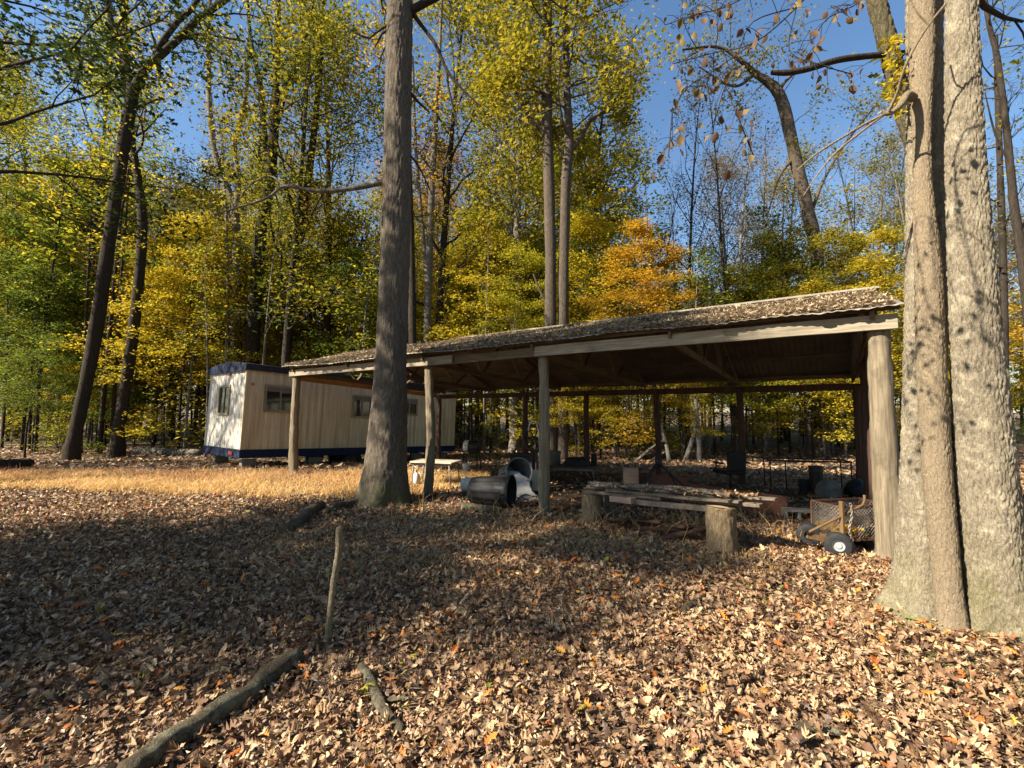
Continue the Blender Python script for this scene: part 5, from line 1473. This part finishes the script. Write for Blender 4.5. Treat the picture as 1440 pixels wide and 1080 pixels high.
# dry weed stems by the pile
def weeds(name, label, spots, mat, n, h, rg, spread, w=.004):
    P = []; 
    mb = MB()
    for (px, py) in spots:
        c = G(px, py)
        for _ in range(n):
            x_, y_ = c.x + rg.normal(0, spread), c.y + rg.normal(0, spread); z_ = gz(x_, y_)
            d = Vector((rg.normal(0, .35), rg.normal(0, .35), 1)) * h * rg.uniform(.5, 1.2); bnd = Vector((rg.normal(0, .25), rg.normal(0, .25), -.12)) * h
            mb.tube([(x_, y_, z_), Vector((x_, y_, z_)) + d * .55, Vector((x_, y_, z_)) + d + bnd], [w, w * .8, w * .3], 3, cap=False)
    return tag(mb.build(name, M[mat], None), label, "weeds", kind="stuff")
rg = np.random.default_rng(14)
weeds("dry_weeds", "thin dry weed stems around the board heap and trash can", [(945, 752), (925, 762), (960, 745), (900, 745), (985, 760), (1060, 735), (1080, 760), (600, 720), (640, 728), (700, 735), (760, 735), (820, 748), (860, 745), (560, 735)], "dry_grass", 13, .34, rg, .22)

# ------------------------------------------------------------------ leaf litter and grass
rg = np.random.default_rng(2)
def litter(name, n, y0, y1, size, tmpl, mat, thick, label, tilt, curl, mask=None):
    y = np.sqrt(rg.uniform(y0 ** 2, y1 ** 2, n)); x = rg.uniform(-1.28, 1.28, n) * y + rg.normal(0, .2, n)
    if mask is not None:
        k = np.array([mask(a, b_) for a, b_ in zip(x, y)]); x, y = x[k], y[k]
    z = np.array([gz(a, b_) for a, b_ in zip(x, y)]) + .008 + thick * rg.random(len(x)) ** 1.3
    tag(leaves(name, np.stack([x, y, z], 1), size, tmpl, M[mat], tilt=tilt, curl=curl, r=rg), label, "leaf litter", kind="stuff")
def shed_y(x, y):
    return -(x - SX) * math.sin(SROT) + (y - SY) * math.cos(SROT)
def shed_x(x, y):
    return (x - SX) * math.cos(SROT) + (y - SY) * math.sin(SROT)
def thin(a, b_):
    return noise.noise(Vector((a * .5, b_ * .5, 12))) + rg.random() > -.12 and not (in_shed(a, b_) and .4 < shed_y(a, b_) < 5.2 and shed_x(a, b_) > 4.9 and rg.random() < .82)
litter("fallen_leaves", 27000, 1.3, 6.4, .070, OAK, "litter", .06, "tan and brown fallen oak leaves carpeting the foreground", .6, .5)
litter("curled_leaves", 32000, 1.3, 7.5, .055, BEECH, "litter", .065, "small curled brown leaves mixed into the foreground carpet", .75, .8)
litter("leaf_crumbs", 60000, 1.3, 7.0, .03, DIAMOND, "litter", .06, "broken leaf fragments filling the foreground carpet", .7, .5)
litter("fallen_leaves", 46000, 6.0, 12.0, .09, OAK_LOW, "litter", .05, "tan and brown fallen leaves covering the ground around the shed", .5, .4, thin)
litter("fallen_leaves", 26000, 11.6, 26, .17, DIAMOND, "litter", .05, "fallen leaves covering the far forest floor", .45, .3, lambda a, b_: not (in_shed(a, b_) and .4 < shed_y(a, b_) < 5.2 and shed_x(a, b_) > 4.9 and rg.random() < .82))
litter("red_leaves", 2600, 1.4, 9, .075, OAK, "litter_red", .075, "orange red leaves scattered in the leaf carpet", .4, .35)
litter("green_leaves", 240, 1.4, 8, .08, OAK, "litter_green", .075, "yellow and green leaves scattered in the leaf carpet", .4, .35)

mb = MB()
for _ in range(420):
    y_ = math.sqrt(rg.uniform(1.6 ** 2, 9 ** 2)); x_ = rg.uniform(-1.25, 1.25) * y_; a_ = rg.uniform(0, 6.28); L_ = rg.uniform(.06, .32)
    pts = []
    for q in (-.5, 0, .5):
        xx, yy = x_ + math.cos(a_) * L_ * q + rg.normal(0, .012), y_ + math.sin(a_) * L_ * q + rg.normal(0, .012)
        pts.append((xx, yy, gz(xx, yy) + .05 + rg.uniform(0, .02)))
    mb.tube(pts, [rg.uniform(.002, .006), .003, .0015], 4, cap=False)
tag(mb.build("fallen_twigs", M["dead_wood"], None), "small broken twigs scattered over the leaf carpet", "twigs", kind="stuff")

def blades(name, n, sampler, h, w, mat, label, lean=.5):
    XY = np.array([sampler() for _ in range(n)]); N_ = len(XY)
    z = np.array([gz(a, b_) for a, b_ in XY]) - .01
    P0 = np.column_stack([XY, z]); hh = h * rg.uniform(.4, 1.25, N_)
    d = np.column_stack([rg.normal(0, lean, N_), rg.normal(0, lean, N_), np.ones(N_)]); d /= np.linalg.norm(d, axis=1)[:, None]
    az = rg.uniform(0, 6.28, N_); s = np.column_stack([np.cos(az), np.sin(az), np.zeros(N_)])
    bnd = np.column_stack([rg.normal(0, .35, N_), rg.normal(0, .35, N_), -np.abs(rg.normal(0, .25, N_))])
    m1 = P0 + d * (hh * .55)[:, None]; tip = P0 + d * hh[:, None] + bnd * hh[:, None]
    V = np.stack([P0 - s * w, P0 + s * w, m1 + s * w * .8, m1 - s * w * .8, tip + s * w * .15, tip - s * w * .15], 1).reshape(-1, 3)
    Fq = (np.array([[0, 1, 2, 3], [3, 2, 4, 5]])[None] + (np.arange(N_) * 6)[:, None, None]).reshape(-1, 4)
    return tag(np_mesh(name, V, Fq, M[mat], None), label, "grass", kind="stuff")
def strip():
    while True:
        y_ = rg.uniform(8.3, 11.9); x_ = rg.uniform(-17, -.6)
        edge = 8.9 + .7 * noise.noise(Vector((x_ * .6, 0, 3))) - .10 * (x_ + 6)
        if x_ > -2.2: edge += (x_ + 2.2) * 1.0
        if y_ < edge + .9 * rg.random() ** 2 - .3 or (y_ > 11.2 and rg.random() < .5): continue
        if noise.noise(Vector((x_ * .9, y_ * .9, 5))) + rg.random() * .9 < .30: continue
        return x_, y_
blades("dry_grass", 62000, strip, .20, .0055, "dry_grass", "tall tan and reddish dry grass in the sunny strip before the trailer", .55)
def redstrip():
    x_ = rg.uniform(-17, -3.2); y_ = 10.9 + rg.normal(0, .5) - .05 * (x_ + 8)
    return x_, y_
blades("dry_grass", 8000, redstrip, .27, .005, "red_grass", "taller reddish dry grass along the far edge of the sunny strip", .6)
cl = [(560, 760, .8), (700, 760, .7), (640, 745, .8), (520, 745, .5), (860, 770, .5), (930, 765, .5), (460, 800, .45), (600, 800, .5), (810, 755, .5), (1000, 785, .3), (760, 745, .5), (430, 770, .5)]
clg = [(G(a, b_), r) for a, b_, r in cl]
def patches():
    g, r = clg[rg.integers(len(clg))]
    return g.x + rg.normal(0, r), g.y + rg.normal(0, r * .6)
blades("dry_grass", 9000, patches, .13, .003, "dry_grass", "sparse dry grass growing through the leaves before the shed", .6)
gr = [(G(1345, 930), .10), (G(1418, 968), .14), (G(1300, 850), .12), (G(1185, 835), .06)]
def greens():
    g, r = gr[rg.integers(len(gr))]
    return g.x + rg.normal(0, r), g.y + rg.normal(0, r * .7)
blades("green_grass", 1500, greens, .055, .0018, "green_grass", "small tufts of green grass at the foot of the huge pale trunks", .7)
def mat_straw():
    g = G(1195, 862); return g.x + rg.normal(0, .16), g.y + rg.normal(0, .07)
blades("straw_tuft", 500, mat_straw, .10, .003, "dry_grass", "flattened tuft of pale dry grass in front of the huge trunks", 1.4)
